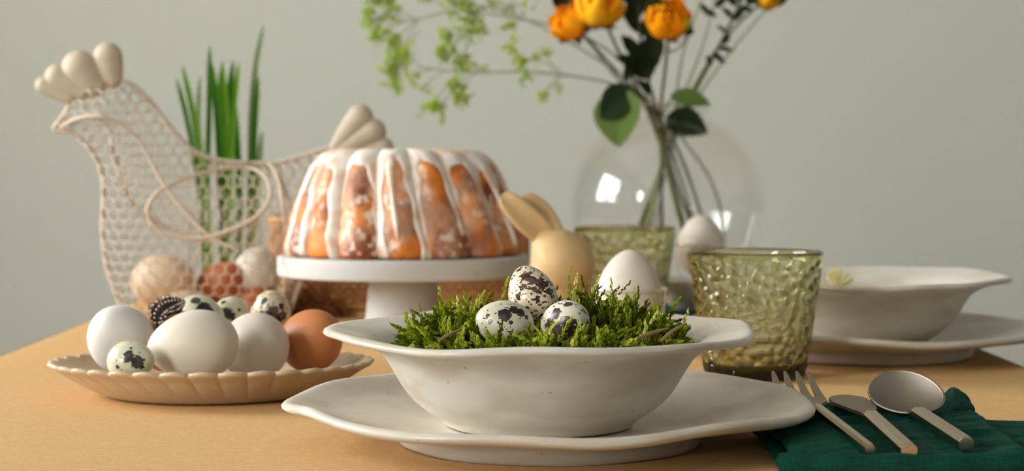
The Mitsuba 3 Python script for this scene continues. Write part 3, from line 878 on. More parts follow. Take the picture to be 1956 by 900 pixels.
# dry grass tuft
g = np.random.default_rng(31)
tuft = []
for k in range(260):
    a, r_ = g.uniform(0, 6.28), g.uniform(0, 1) ** 0.5
    c = np.array([-0.183 + 0.030 * r_ * math.cos(a), 1.832 + 0.024 * r_ * math.sin(a), g.uniform(0.002, 0.030) * (1.15 - r_)])
    d = g.normal(0, 1, 3) * [1, 0.7, 0.35]
    d = d / np.linalg.norm(d) * g.uniform(0.012, 0.022)
    b = g.normal(0, 0.004, 3)
    q = np.array([c - d, c + b, c + d])
    q[:, 2] = np.clip(q[:, 2], 0.0012, 1)
    q[:, 1] = np.clip(q[:, 1], 1.79, 1.868)
    tuft.append(tube(spline(q, 6), 0.0006, 4))
obj('dry_grass', join(tuft), 'm_straw', smooth=True, label='tuft of brown dry grass under the left side of the cake stand', cat='dry grass', kind='stuff')

# ------------------------------------------------------------------ ceramic rabbit
YB = 1.50


def sp(px, py, r, dy=0.0):
    p = at(px, py, YB + dy)
    return (*p, r * YB / F)


bun = blob([[sp(1076, 504, 62), sp(1068, 490, 54), sp(1046, 466, 30)],
            [sp(1076, 504, 62), sp(1066, 545, 40), sp(1064, 590, 48), sp(1064, 622, 50)],
            [sp(1062, 520, 52), sp(1066, 545, 38)]], 0.0025, 14)
rb = thing('rabbit_figurine', 'mustard yellow ceramic rabbit with long ears between the cake and the egg cup', 'figurine')
bun.vertices[:, 2] = np.maximum(bun.vertices[:, 2], 0.0003)
obj('body', bun, 'm_bunny', rb, smooth=True)


def ear(pts, widths, Y, dy, facing):
    c = spline([at(*p, Y) + [0, d, 0] for p, d in zip(pts, dy)], 40)
    w = np.interp(np.linspace(0, 1, 40), np.linspace(0, 1, len(widths)), widths) * YB / F
    w = np.maximum(np.convolve(np.pad(w, 3, 'edge'), np.ones(7) / 7, 'valid'), 1e-5)
    w[-6:] *= np.sqrt(np.clip(1 - (np.arange(6) / 5.0) ** 2, 0.0, 1))
    t_ = np.gradient(c, axis=0)
    t_ /= np.linalg.norm(t_, axis=1, keepdims=True)
    side = np.cross(t_, facing)
    side /= np.linalg.norm(side, axis=1, keepdims=True)
    nr = np.cross(side, t_)
    g_ = np.arange(28) * 2 * np.pi / 28
    P = []
    for a in g_:
        fr = math.sin(a)
        dish = -0.50 * max(fr, 0) * (1 - abs(math.cos(a)) ** 2) if fr > 0 else 0
        P.append(c + side * (w * math.cos(a))[:, None] + nr * (w * 0.46 * fr * (1 + dish * 2.0) - 0 * w)[:, None])
    m = grid_mesh(np.stack(P, 1), wrap_v=True)
    return outward(m)


obj('ear', ear([(1056, 470), (1030, 440), (1000, 412), (974, 386), (958, 371)], [20, 25, 27, 22, 13], YB, [0, -0.004, -0.006, -0.006, -0.005], np.array([-0.35, -1, 0.4])), 'm_bunny', rb, smooth=True)
obj('ear', ear([(1062, 462), (1048, 430), (1030, 402), (1012, 385), (998, 376)], [20, 24, 24, 20, 13], YB, [0, 0.010, 0.014, 0.015, 0.016], np.array([0.1, -1, 0.5])), 'm_bunny', rb, smooth=True)


# ------------------------------------------------------------------ eggs in glass cups
def egg_cup(name, c, z0, rim_z, r, label, group):
    h = rim_z - z0
    k = thing(name, label, 'egg cup', group)
    pf = dense([(0, 0.008), (0.008, 0.008), (r * 0.55, 0.011), (r * 0.82, h * 0.45), (r * 0.96, h * 0.75), (r, h)], 0.001)[:-1]
    pf = np.vstack([pf, [r, h]])
    m = lathe(pf, 64, close=False)
    if m.face_normals[np.argmax(m.triangles_center[:, 0])][0] < 0:
        m.invert()
    obj('cup', put(m, (c[0], c[1], z0)), 'm_clear_glass', k, smooth=True)
    ring = np.stack([r * np.cos(np.arange(64) / 64 * 6.2832), r * np.sin(np.arange(64) / 64 * 6.2832), np.full(64, h)], 1)
    mat('m_solid_glass', {'type': 'dielectric', 'int_ior': 1.5}, two=False)
    obj('rim', put(tube(ring, 0.0009, 8, closed=True), (c[0], c[1], z0)), 'm_solid_glass', k, smooth=True)
    obj('foot', put(lathe([(0, 0.0), (0.0175, 0.0), (0.0182, 0.0012), (0.010, 0.0035), (0.006, 0.0055), (0.007, 0.0078), (0, 0.0078)], 48), (c[0], c[1], z0)), 'm_solid_glass', k, smooth=30)
    return k


e1 = at(1202, 540, 1.34)
egg_cup('egg_cup', e1, 0.0004, 0.0575, 0.0243, 'clear glass egg cup holding an egg, between rabbit and front tumbler', 'glass egg cups')
egg('egg', 0, (e1[0], e1[1], 0.0556), 0.0555, 0.0432, (0.03, 0, 1), 'm_egg_pale', 'pale egg standing in the glass cup between rabbit and front tumbler', group='eggs standing in glass cups')
e2 = at(1338, 470, 1.83)
egg_cup('egg_cup', e2, 0.0145, 0.066, 0.0240, 'clear glass egg cup in a white dish behind the front tumbler', 'glass egg cups')
egg('egg', 0, (e2[0], e2[1], 0.0640), 0.0555, 0.0432, (0.02, 0, 1), 'm_egg_pale', 'pale egg standing in the glass cup in front of the flower vase', group='eggs standing in glass cups')
dish = lathe(dense([(0, 0.003), (0.018, 0.003), (0.022, 0.0003), (0.026, 0.003), (0.036, 0.014), (0.0445, 0.0255), (0.0455, 0.0275), (0.0440, 0.0280), (0.036, 0.019), (0.028, 0.0095), (0.020, 0.0075), (0, 0.0072)], 0.001), 72)
obj('small_dish', put(dish, (e2[0], e2[1], 0.0068)), 'm_porcelain', smooth=True, label='small white dish under the glass egg cup in front of the vase', cat='dish')


def slab(x0, x1, y0, y1, z0, z1, seed, rx=0.004, n=60, wr=0.0016):
    """A soft pad of folded cloth: closed, with rounded, uneven edges and creases on top."""
    g_ = np.random.default_rng(seed)
    u = np.linspace(-1, 1, n)
    U, V = np.meshgrid(u, u, indexing='ij')
    X, Y_ = x0 + (U + 1) / 2 * (x1 - x0), y0 + (V + 1) / 2 * (y1 - y0)
    o = g_.uniform(0, 50)
    X = X + 0.003 * (meshkit.noise(np.stack([Y_ * 40, 0 * X + o, 0 * X], -1)) - 0.5) * np.abs(U) ** 4
    Y_ = Y_ + 0.004 * (meshkit.noise(np.stack([X * 40, 0 * X + o + 7, 0 * X], -1)) - 0.5) * np.abs(V) ** 4
    e = np.minimum(1 - np.abs(U), (1 - np.abs(V))) * 0.5 * min(x1 - x0, y1 - y0)
    rd = np.sqrt(np.clip(1 - (1 - np.clip(e / rx, 0, 1)) ** 2, 0, 1))
    w = meshkit.fbm(np.stack([X * 50 + 22 * Y_, Y_ * 130 - X * 25, 0 * X + o], -1), 3) - 0.5
    mid = (z0 + z1) / 2
    Pt = np.stack([X, Y_, mid + (z1 - mid + 2 * wr * w) * rd], -1)
    Pb = np.stack([X, Y_, mid - (mid - z0) * rd], -1)
    a, b = grid_mesh(Pt), grid_mesh(Pb[::-1])
    m = join([a, b])
    m.merge_vertices()
    return outward(m)


obj('napkin', slab(0.1345, 0.235, 1.745, 1.90, 0.0004, 0.0066, 3), 'm_linen', smooth=50, label='dark green napkin under the small dish in front of the vase', cat='napkin', group='green linen napkins')

# ------------------------------------------------------------------ vase and bouquet
VCx, VCy, VR = 0.158, 2.10, 0.1005
vz = 0.1045
ang = np.linspace(-0.5 * np.pi + 0.42, 0.5 * np.pi - 0.42, 60)
vp = [(0, vz - VR * math.cos(0.42) + 0.0), *[(VR * math.cos(a), vz + VR * math.sin(a)) for a in ang], (0.042, vz + VR * 0.93), (0.0425, vz + VR * 0.96), (0.046, vz + VR * 1.04)]
vm = lathe(vp, 120, close=False)
if vm.face_normals[np.argmax(vm.triangles_center[:, 0])][0] < 0:
    vm.invert()
vs = thing('glass_vase', 'large round clear glass vase holding the orange flowers', 'vase')
vdz = 0.0005 - (vz - VR * math.cos(0.42))
obj('body', put(vm, (VCx, VCy, vdz)), 'm_clear_glass', vs, smooth=True)
VTOP = vz + VR * 1.04 + vdz
obj('rim', tube(np.stack([VCx + 0.046 * np.cos(np.arange(72) / 72 * 6.2832), VCy + 0.046 * np.sin(np.arange(72) / 72 * 6.2832), np.full(72, VTOP)], 1), 0.0011, 8, closed=True), 'm_solid_glass', vs, smooth=True)


def bq(px, py, dy=0.0):
    return at(px, py, VCy + dy)


def stem(pts, r0, r1, m, parent, name='stem', n=30):
    c = spline(pts, n)
    obj(name, tube(c, np.linspace(r0, r1, n), 7), m, parent, smooth=True)
    return c


def petal_mesh(R, az, el0, el1, half, cup=1.0, n=9):
    """A patch of a sphere-like cup: from the base (el0) to the lip (el1)."""
    u = np.linspace(-1, 1, n)
    v = np.linspace(0, 1, n)
    U, V = np.meshgrid(u, v, indexing='ij')
    el = el0 + (el1 - el0) * V
    a = az + half * U * np.sqrt(np.clip(np.sin(np.pi * (0.12 + 0.80 * V)), 0.05, 1))
    rr = R * (1 + 0.10 * V * V * (1 - U * U) + 0.05 * (1 - np.abs(U)) + 0.03 * np.sin(5 * U + az * 3) * V)
    el = el - 0.22 * (el1 - el0) * V * U * U
    return np.stack([rr * np.cos(el) * np.cos(a), rr * np.cos(el) * np.sin(a), rr * np.sin(el) * cup], -1)


def bloom(parent, c, R, axis, seed, yellow_outer=False, spin=0.0, orient=True):
    g_ = np.random.default_rng(seed)
    M = zto(axis)
    layers = [(1.0, 5, -1.45, 0.30, 0.85), (0.90, 6, -1.35, 0.62, 0.75), (0.78, 6, -1.2, 0.85, 0.7), (0.64, 5, -1.0, 1.1, 0.75), (0.46, 4, -0.8, 1.25, 0.9), (0.28, 3, -0.6, 1.3, 1.1)]
    for li, (k, n, e0, e1_, hf) in enumerate(layers):
        for j in range(n):
            P_ = petal_mesh(R * k * g_.uniform(0.95, 1.05), j * 2 * np.pi / n + li * 0.9 + spin + g_.normal(0, 0.08), e0, e1_ + g_.normal(0, 0.08), hf)
            m_ = grid_mesh(P_)
            obj('petal', put(m_, c, M), 'm_petal_yellow' if (yellow_outer and li < 2) or g_.random() < 0.12 else 'm_petal_orange', parent, smooth=True)
    cal = []
    for j in range(5):
        P_ = petal_mesh(R * 1.05, j * 2 * np.pi / 5, -1.5, -0.75, 0.5)
        cal.append(grid_mesh(P_))
    for q in cal:
        obj('sepal', put(q, c, M), 'm_leaf_dark', parent, smooth=True)


def leaf(base, tip, width, normal, m, parent, fold=0.25, serr=0.06, n=22, curl=0.15):
    base, tip = np.asarray(base, float), np.asarray(tip, float)
    d = tip - base
    L = np.linalg.norm(d)
    d = d / L
    s = np.cross(d, normal)
    s /= np.linalg.norm(s)
    nn = np.cross(s, d)
    v = np.linspace(0, 1, n)
    w = width / 2 * np.sin(np.pi * v ** 0.8) ** 0.8 * (1 + serr * np.sin(v * 60))
    P_ = np.stack([base + d * (v * L)[:, None] + s * (k * w)[:, None] + nn * (fold * abs(k) * w - curl * L * (v - 0.3) ** 2)[:, None] for k in (-1, -0.6, -0.25, 0, 0.25, 0.6, 1)], 1)
    obj('leaf', grid_mesh(P_), m, parent, smooth=True)


FG = 'orange blooms in the vase'


def foot_at(x, y):
    """Where a stem stands on the inside of the vase."""
    d = math.hypot(x - VCx, y - VCy)
    return (x, y, max(vz + vdz - math.sqrt((VR - 0.004) ** 2 - d * d), 0.004))


f1 = thing('orange_flower', 'deep orange bloom, leftmost in the vase', 'flower', FG)
bloom(f1, bq(1087, 38, -0.03), 0.0205, (-0.6, -0.5, 0.55), 1, spin=0.3)
stem([foot_at(VCx + 0.056, VCy - 0.0), bq(1262, 230, 0.004), bq(1180, 150, -0.012), bq(1128, 85, -0.022), bq(1096, 52, -0.028)], 0.0021, 0.0014, 'm_stem_grey', f1)
f2 = thing('orange_flower', 'yellow edged orange bloom, second from left in the vase', 'flower', FG)
bloom(f2, bq(1148, 6, -0.045), 0.0240, (0.15, -0.45, 0.85), 2, yellow_outer=True)
stem([foot_at(VCx + 0.036, VCy - 0.02), bq(1256, 260, -0.006), bq(1228, 190, -0.018), bq(1182, 100, -0.034), bq(1152, 30, -0.044)], 0.0022, 0.0015, 'm_stem_dark', f2)
f3_ = thing('orange_flower', 'orange bloom with a bud beside it, rightmost of the large ones in the vase', 'flower', FG)
bloom(f3_, bq(1277, 34, -0.05), 0.0225, (0.15, -0.75, 0.6), 3)
stem([foot_at(VCx - 0.004, VCy - 0.01), bq(1262, 300, -0.01), bq(1262, 210, -0.02), bq(1272, 120, -0.04), bq(1277, 60, -0.048)], 0.0022, 0.0015, 'm_stem_dark', f3_)
bud = egg_mesh(0.014, 0.0125, 0.2, 16)
obj('bud', put(bud, bq(1311, 50, -0.055), zto((0.3, -0.2, 0.9))), 'm_floret', f3_, smooth=True, label='small green yellow bud')
obj('bud_cup', put(egg_mesh(0.011, 0.0128, 0.2, 16), bq(1314, 57, -0.0545), zto((0.3, -0.2, 0.9))), 'm_leaf_dark', f3_, smooth=True)
stem([bq(1274, 100, -0.044), bq(1298, 90, -0.05), bq(1313, 64, -0.054)], 0.0011, 0.0009, 'm_stem_dark', f3_)
f4 = thing('yellow_flower', 'small yellow flower at the top right end of the bouquet', 'flower')
bloom(f4, bq(1466, -6, -0.01), 0.0125, (0.5, -0.4, 0.75), 4, yellow_outer=True)
stem([foot_at(VCx - 0.03, VCy + 0.005), bq(1280, 270, 0.0), bq(1318, 180, 0.0), bq(1362, 105, -0.004), bq(1415, 40, -0.008), bq(1460, 2, -0.01)], 0.0022, 0.0013, 'm_stem', f4)

# right hand stems, each a sprig of its own
def twig(label, pts, r, m, dark_bits=()):
    k = thing('green_sprig', label, 'sprig', 'leafy stems in the vase')
    stem(pts, r, r * 0.6, m, k)
    for (x, y, dx, dy, w, dep) in dark_bits:
        leaf(bq(x, y, dep), bq(x + dx, y + dy, dep - 0.006), w * VCy / F, (0.2, -1, 0.5), 'm_leaf_dark', k)
    return k


twig('dark stem with small leaves leaning right in the vase', [foot_at(VCx - 0.048, VCy - 0.02), bq(1275, 290, -0.012), bq(1330, 170, -0.012), bq(1378, 80, -0.014), bq(1425, -20, -0.016)], 0.0024, 'm_stem_dark',
     [(1360, 100, 26, 22, 14, -0.014), (1372, 92, 30, 4, 12, -0.014), (1398, 40, 26, -26, 16, -0.014), (1400, 34, -22, -20, 14, -0.014), (1412, 14, 26, 6, 16, -0.015), (1408, 10, -24, -18, 18, -0.015), (1440, 6, 40, -4, 14, -0.012), (1388, 62, -20, -14, 10, -0.014), (1418, 2, -16, -24, 24, -0.015), (1426, 8, 22, -24, 22, -0.015), (1380, 84, 16, -16, 12, -0.014), (1350, 106, 10, 20, 12, -0.014), (1480, 10, 26, -14, 16, -0.010)])
twig('thin grey stem rising near the right of the bouquet', [foot_at(VCx + 0.004, VCy + 0.03), bq(1270, 280, 0.02), bq(1310, 170, 0.035), bq(1350, 60, 0.04), bq(1368, -20, 0.04)], 0.0016, 'm_stem_grey',
     [(1356, 30, -22, -26, 14, 0.04), (1366, 14, 24, -22, 16, 0.04), (1350, 20, 20, 12, 12, 0.04)])
twig('thin grey stem farthest right in the bouquet', [foot_at(VCx - 0.02, VCy + 0.03), bq(1290, 270, 0.02), bq(1350, 160, 0.03), bq(1410, 80, 0.035), bq(1470, 10, 0.04)], 0.0016, 'm_stem_grey')
twig('upright stem between the two right orange blooms and the right sprigs', [foot_at(VCx + 0.062, VCy + 0.01), bq(1376, 400, 0.005), bq(1338, 312, 0.0), bq(1296, 250, 0.01), bq(1292, 180, 0.02), bq(1308, 90, 0.02), bq(1345, -10, 0.025)], 0.0017, 'm_stem_grey')
tw = twig('short green stem with a pale broad leaf hanging over the vase', [foot_at(VCx - 0.052, VCy - 0.012), bq(1262, 310, -0.02), bq(1250, 230, -0.03), bq(1215, 180, -0.04), bq(1180, 172, -0.05)], 0.0019, 'm_stem', ())
leaf(bq(1186, 170, -0.05), bq(1180, 280, -0.066), 0.052, (-0.5, -0.95, 0.25), 'm_leaf', tw, fold=0.25, curl=0.12)
leaf(bq(1208, 166, -0.055), bq(1146, 226, -0.06), 0.034, (0.2, -0.9, 0.6), 'm_leaf_dark', tw)
tw = twig('short stem with two dark leaves at the right of the vase neck', [foot_at(VCx + 0.034, VCy - 0.02), bq(1266, 280, -0.02), bq(1268, 215, -0.035), bq(1285, 185, -0.045)], 0.0019, 'm_stem', ())
leaf(bq(1280, 182, -0.045), bq(1358, 196, -0.055), 0.026, (0.1, -0.75, 0.75), 'm_leaf', tw, fold=0.2)
leaf(bq(1272, 222, -0.045), bq(1352, 252, -0.06), 0.034, (0.1, -0.9, 0.35), 'm_leaf_dark', tw, fold=0.2)
tw = twig('dark leafy stem in the middle of the bouquet', [foot_at(VCx + 0.05, VCy - 0.03), bq(1285, 330, -0.02), bq(1256, 215, -0.03), bq(1232, 130, -0.04), bq(1220, 20, -0.045), bq(1222, -30, -0.045)], 0.0022, 'm_stem_dark', ())
for (x, y, dx, dy, w) in ((1232, 150, -50, -50, 30), (1236, 140, 8, -80, 44), (1240, 150, -14, -76, 36), (1226, 70, 30, -50, 30), (1222, 62, -34, -44, 26), (1222, 20, 30, -40, 34), (1220, 14, -36, -30, 34), (1245, 180, -30, -30, 20), (1215, 128, -40, -20, 18), (1214, 120, -22, 34, 26), (1222, 116, 20, 36, 30), (1236, 96, 24, -40, 26), (1246, 40, 18, -44, 24), (1206, 100, -18, -34, 22), (1232, 152, -30, -84, 40), (1240, 120, 22, -60, 36), (1214, 40, -10, -50, 40), (1236, 20, 20, -40, 36)):
    leaf(bq(x, y, -0.042), bq(x + dx, y + dy, -0.052), w * VCy / F, (0.2, -0.9, 0.5), 'm_leaf_dark', tw)
tw = twig('stem of dark leaves peeping out behind the leftmost bloom', [foot_at(VCx + 0.045, VCy + 0.015), bq(1266, 250, 0.0), bq(1200, 160, -0.01), bq(1110, 60, -0.015), bq(1066, 8, -0.02)], 0.0018, 'm_stem_dark', ())
for (x, y, dx, dy, w) in ((1070, 12, -16, -26, 26), (1074, 8, 20, -22, 26), (1085, 62, -14, 20, 28), (1090, 60, 20, 24, 20)):
    leaf(bq(x, y, -0.022), bq(x + dx, y + dy, -0.03), w * VCy / F, (0.1, -0.9, 0.5), 'm_leaf_dark', tw)

# lady's mantle like sprays of tiny green florets
def spray(label, trunk, branches, seed, foot):
    g_ = np.random.default_rng(seed)
    k = thing('green_flower_spray', label, 'flower spray', 'green flower sprays at the left of the bouquet')
    stem([foot] + [bq(*p) for p in trunk], 0.0017, 0.0008, 'm_stem_grey', k, n=40)
    fl = []
    for (x0, y0, x1, y1, d, cnt, spreadx, spready) in branches:
        a, b = bq(x0, y0, d), bq(x1, y1, d)
        stem([a, (a + b) / 2 + [0, 0, 0.002], b], 0.0007, 0.0005, 'm_stem_grey', k, name='branchlet', n=10)
        for q in range(cnt * 2):
            c = bq(x1 + g_.normal(0, spreadx), y1 + g_.normal(0, spready), d + g_.normal(0, 0.006))
            if q % 3 == 0:
                fl.append(('s', tube([b, c], [0.0004, 0.0003], 4)))
            M_ = zto(g_.normal(0, 1, 3) + [0, 0, 0.6])
            r_ = g_.uniform(0.0022, 0.0040)
            for j in range(5):
                a_ = j * 1.2566
                tri = np.array([[0, 0, 0], [r_ * math.cos(a_ - 0.45) * 0.7, r_ * math.sin(a_ - 0.45) * 0.7, r_ * 0.35], [r_ * math.cos(a_), r_ * math.sin(a_), r_ * 0.45], [r_ * math.cos(a_ + 0.45) * 0.7, r_ * math.sin(a_ + 0.45) * 0.7, r_ * 0.35]]) @ M_.T + c
                fl.append(('f', trimesh.Trimesh(tri, [[0, 1, 2], [0, 2, 3]], process=False)))
            ico = trimesh.creation.icosphere(0, r_ * 0.42)
            fl.append(('f', put(ico, c)))
    obj('pedicels', join([m_ for t_, m_ in fl if t_ == 's']), 'm_stem_grey', k, smooth=True, kind='stuff')
    obj('florets', join([m_ for t_, m_ in fl if t_ == 'f']), 'm_floret', k, smooth=False, kind='stuff')


spray('upper long green flower spray reaching farthest left', [(1262, 240, 0.01), (1190, 120, 0.02), (1090, 60, 0.02), (960, 30, 0.02), (860, 22, 0.02), (800, 36, 0.02), (755, 42, 0.02)],
      [(770, 40, 722, -4, 0.02, 26, 15, 14), (765, 40, 706, 38, 0.02, 22, 9, 14), (790, 36, 745, 18, 0.02, 26, 10, 18), (770, 40, 722, 70, 0.02, 16, 8, 10), (800, 36, 752, 82, 0.02, 28, 9, 16), (800, 36, 762, 112, 0.02, 30, 12, 14),
       (800, 60, 746, 140, 0.02, 26, 9, 14), (760, 120, 758, 168, 0.02, 8, 5, 8), (860, 22, 815, -4, 0.02, 6, 6, 6)], 1, foot_at(VCx + 0.05, VCy + 0.03))
spray('middle green flower spray with hanging clusters above the cake', [(1262, 235, 0.0), (1210, 165, -0.01), (1120, 100, -0.02), (1030, 50, -0.02), (960, 20, -0.02), (900, 10, -0.02)],
      [(930, 16, 868, 8, -0.02, 20, 12, 12), (930, 16, 896, 30, -0.02, 34, 14, 18), (910, 12, 905, 60, -0.02, 20, 14, 12), (905, 60, 852, 72, -0.02, 16, 9, 10), (900, 60, 850, 100, -0.02, 20, 10, 10), (900, 70, 882, 118, -0.02, 26, 12, 12),
       (960, 20, 936, 4, -0.02, 10, 10, 8), (960, 20, 985, 10, -0.02, 10, 16, 8), (1000, 35, 978, 52, -0.02, 8, 8, 10)], 2, foot_at(VCx + 0.044, VCy - 0.01))
spray('lower green flower spray with sparse clusters, nearest the cake top', [(1262, 245, -0.015), (1180, 165, -0.03), (1090, 145, -0.035), (1000, 137, -0.04), (900, 138, -0.04), (800, 128, -0.04)],
      [(1010, 138, 976, 96, -0.04, 9, 7, 9), (1000, 138, 990, 116, -0.04, 12, 8, 8), (1010, 138, 1002, 145, -0.04, 9, 8, 7), (1060, 142, 1042, 100, -0.04, 6, 5, 5), (1080, 145, 1022, 112, -0.04, 4, 5, 5),
       (1070, 142, 1036, 184, -0.04, 8, 7, 7), (1070, 142, 1064, 168, -0.04, 4, 4, 4), (920, 138, 868, 160, -0.04, 12, 9, 10), (900, 150, 880, 180, -0.04, 22, 9, 14), (880, 140, 820, 205, -0.04, 14, 13, 8), (880, 160, 838, 206, -0.04, 10, 8, 7),
       (850, 190, 842, 226, -0.04, 3, 3, 4), (850, 135, 808, 168, -0.04, 6, 10, 6), (840, 132, 784, 146, -0.04, 6, 6, 6), (930, 138, 915, 130, -0.04, 6, 14, 5), (800, 128, 776, 100, -0.04, 10, 8, 10)], 3, foot_at(VCx - 0.044, VCy + 0.03))

# ------------------------------------------------------------------ pale flower in the back bowl
cf = thing('pale_flower', 'pale yellow many petalled flower lying in the back bowl', 'flower')
g = np.random.default_rng(9)
c0 = at(1597, 553, 1.445)
for k in range(34):
    a, e = g.uniform(0, 6.28), g.uniform(0.3, 1.5)
    d = np.array([math.cos(a) * math.cos(e), math.sin(a) * math.cos(e), math.sin(e)])
    b = c0 + d * 0.003
    obj('petal', blade_mesh([b, b + d * 0.006 + [0, 0, 0.0008], b + d * 0.0118 + [0, 0, 0.001]], 0.0012, 8), 'm_petal_pale', cf, smooth=True)
obj('head', put(trimesh.creation.icosphere(2, 0.006), c0 - [0, 0, 0.003]), 'm_petal_pale', cf, smooth=True)
stem([c0 - [0, 0, 0.005], c0 + [0.004, 0.008, -0.016], c0 + [0.008, 0.012, -0.0215]], 0.0014, 0.0014, 'm_stem', cf, n=8)


# ------------------------------------------------------------------ green linen napkin with cutlery
def napkin_top(x, y):
    k = np.clip((y - 0.92) / 0.11, 0, 1)
    return 0.0092 + 0.0070 * k


def napkin_front():
    n = 150
    u = np.linspace(0, 1, n)
    U, V = np.meshgrid(u, u, indexing='ij')
    x0, x1, y0, y1 = 0.120, 0.262, 0.909, 1.072
    def layer(xa, xb, ya, yb, zlo, zhi, seed, rx, creases=1.0, skew=0.0):
        X, Y_ = xa + U * (xb - xa), ya + V * (yb - ya)
        X = X + skew * V
        X = X + 0.006 * (meshkit.fbm(np.stack([Y_ * 35, 0 * X + seed, 0 * X], -1), 2) - 0.5) * (np.abs(2 * U - 1) ** 3)
        Y_ = Y_ + 0.008 * (meshkit.fbm(np.stack([X * 30, 0 * X + seed + 7, 0 * X], -1), 2) - 0.5) * (np.abs(2 * V - 1) ** 3)
        e = np.minimum(np.minimum(U, 1 - U) * (xb - xa), np.minimum(V, 1 - V) * (yb - ya))
        rd = np.sqrt(np.clip(1 - (1 - np.clip(e / rx, 0, 1)) ** 2, 0, 1))
        wr = meshkit.fbm(np.stack([X * 24 + Y_ * 14, Y_ * 120 - X * 30, 0 * X + seed], -1), 3, seed) - 0.5
        wr2 = meshkit.fbm(np.stack([X * 60, Y_ * 60, 0 * X + seed + 3], -1), 2, seed) - 0.5
        lo, hi = zlo(X, Y_), zhi(X, Y_)
        mid = (lo + hi) / 2
        top = mid + (hi - mid + creases * (0.0066 * wr + 0.0016 * wr2) * np.clip(e / 0.006, 0.25, 1)) * rd
        a = grid_mesh(np.stack([X, Y_, top], -1))
        b = grid_mesh(np.stack([X, Y_, mid - (mid - lo) * rd], -1)[::-1])
        m_ = join([a, b])
        m_.merge_vertices()
        return outward(m_)
    z0 = lambda x, y: 0 * x + 0.0004
    l1 = layer(x0, x1 + 0.03, 0.902, 1.055, z0, lambda x, y: napkin_top(x, y) * 0.55, 5, 0.0045, 0.5, 0.006)
    l2 = layer(x0 + 0.008, x1 - 0.024, 0.915, y1, lambda x, y: napkin_top(x, y) * 0.5, lambda x, y: napkin_top(x, y), 6, 0.004, 0.8, -0.002)
    roll = tube(spline([(x0 + 0.0, 0.911, 0.0062), (0.150, 0.9075, 0.0068), (0.19, 0.908, 0.0064), (0.235, 0.913, 0.0074), (0.285, 0.915, 0.0070)], 60), 0.0058 + 0.0005 * np.sin(np.arange(60) * 0.7), 14)
    roll.vertices += 0.0012 * (meshkit.fbm(roll.vertices * 120, 2)[:, None] - 0.5)
    fl = [(*at(px, py, Y), r) for px, py, Y, r in ((1806, 781, 1.045, 0.004), (1808, 764, 1.058, 0.004), (1820, 757, 1.062, 0.0042), (1834, 763, 1.058, 0.004), (1846, 784, 1.046, 0.004), (1825, 790, 1.035, 0.004))]
    k_ = m3.Manifold.batch_hull([m3.Manifold.sphere(r, 20).translate([float(x), float(y), max(float(z), r + 0.0006)]) for x, y, z, r in fl]).refine_to_length(0.0015).to_mesh()
    corner = trimesh.Trimesh(k_.vert_properties[:, :3], k_.tri_verts)
    corner.vertices += corner.vertex_normals * (0.0022 * (meshkit.fbm(corner.vertices * 130, 3)[:, None] - 0.5))
    return join([l1, l2, roll, corner])


obj('napkin', napkin_front(), 'm_linen', smooth=60, label='crumpled dark green linen napkin under the cutlery', cat='napkin', group='green linen napkins')


def handle(a, b, w, h, parent):
    """A straight faceted handle from a to b."""
    a, b = np.asarray(a, float), np.asarray(b, float)
    d = (b - a) / np.linalg.norm(b - a)
    s = np.cross(d, [0, 0, 1.0]); s /= np.linalg.norm(s)
    up = np.cross(s, d)
    prof = [(-0.5, -0.25), (-0.32, -0.5), (0.32, -0.5), (0.5, -0.25), (0.5, 0.2), (0.28, 0.5), (-0.28, 0.5), (-0.5, 0.2)]
    secs = [(0.0, 0.72), (0.035, 1.0), (0.985, 1.0), (1.0, 0.9)]
    P_ = np.array([[a + d * (t_ * np.linalg.norm(b - a)) + s * x * w * k + up * y * h * k for x, y in prof] for t_, k in secs])
    m_ = grid_mesh(P_, wrap_v=True)
    v = np.vstack([m_.vertices, P_[0].mean(0), P_[-1].mean(0)])
    n8 = np.arange(8)
    c0_ = np.stack([np.full(8, 32), n8, (n8 + 1) % 8], 1)
    c1_ = np.stack([np.full(8, 33), 24 + (n8 + 1) % 8, 24 + n8], 1)
    m_ = outward(trimesh.Trimesh(v, np.vstack([m_.faces, c0_, c1_]), process=False))
    obj('handle', m_, 'm_steel_handle', parent, smooth=20)
    return d, s, up


def sheet(P_, thick, up):
    """Solid from a grid of points P (nu, nv, 3), thickened along up."""
    a, b = P_ + up * thick / 2, P_ - up * thick / 2
    loop = np.concatenate([a, b[:, ::-1]], 1)
    m_ = grid_mesh(loop, wrap_v=True)
    nu, nv2 = loop.shape[:2]
    k = nv2 // 2
    caps = []
    for i_, flip in ((0, False), (nu - 1, True)):
        for j in range(k - 1):
            q = [i_ * nv2 + j, i_ * nv2 + j + 1, i_ * nv2 + nv2 - 2 - j, i_ * nv2 + nv2 - 1 - j]
            q = q[::-1] if flip else q
            caps += [[q[0], q[1], q[2]], [q[0], q[2], q[3]]]
    return outward(trimesh.Trimesh(m_.vertices, np.vstack([m_.faces, caps]), process=True))


UP = np.array([0, 0, 1.0])
fk = thing('fork', 'matte steel fork with four tines beside the front plate', 'fork')
fa, fb_ = at_z(1558, 778, 0.0200), at_z(1662, 859, 0.0134)
d, s, up = handle(fa, fb_, 0.0050, 0.0050, fk)
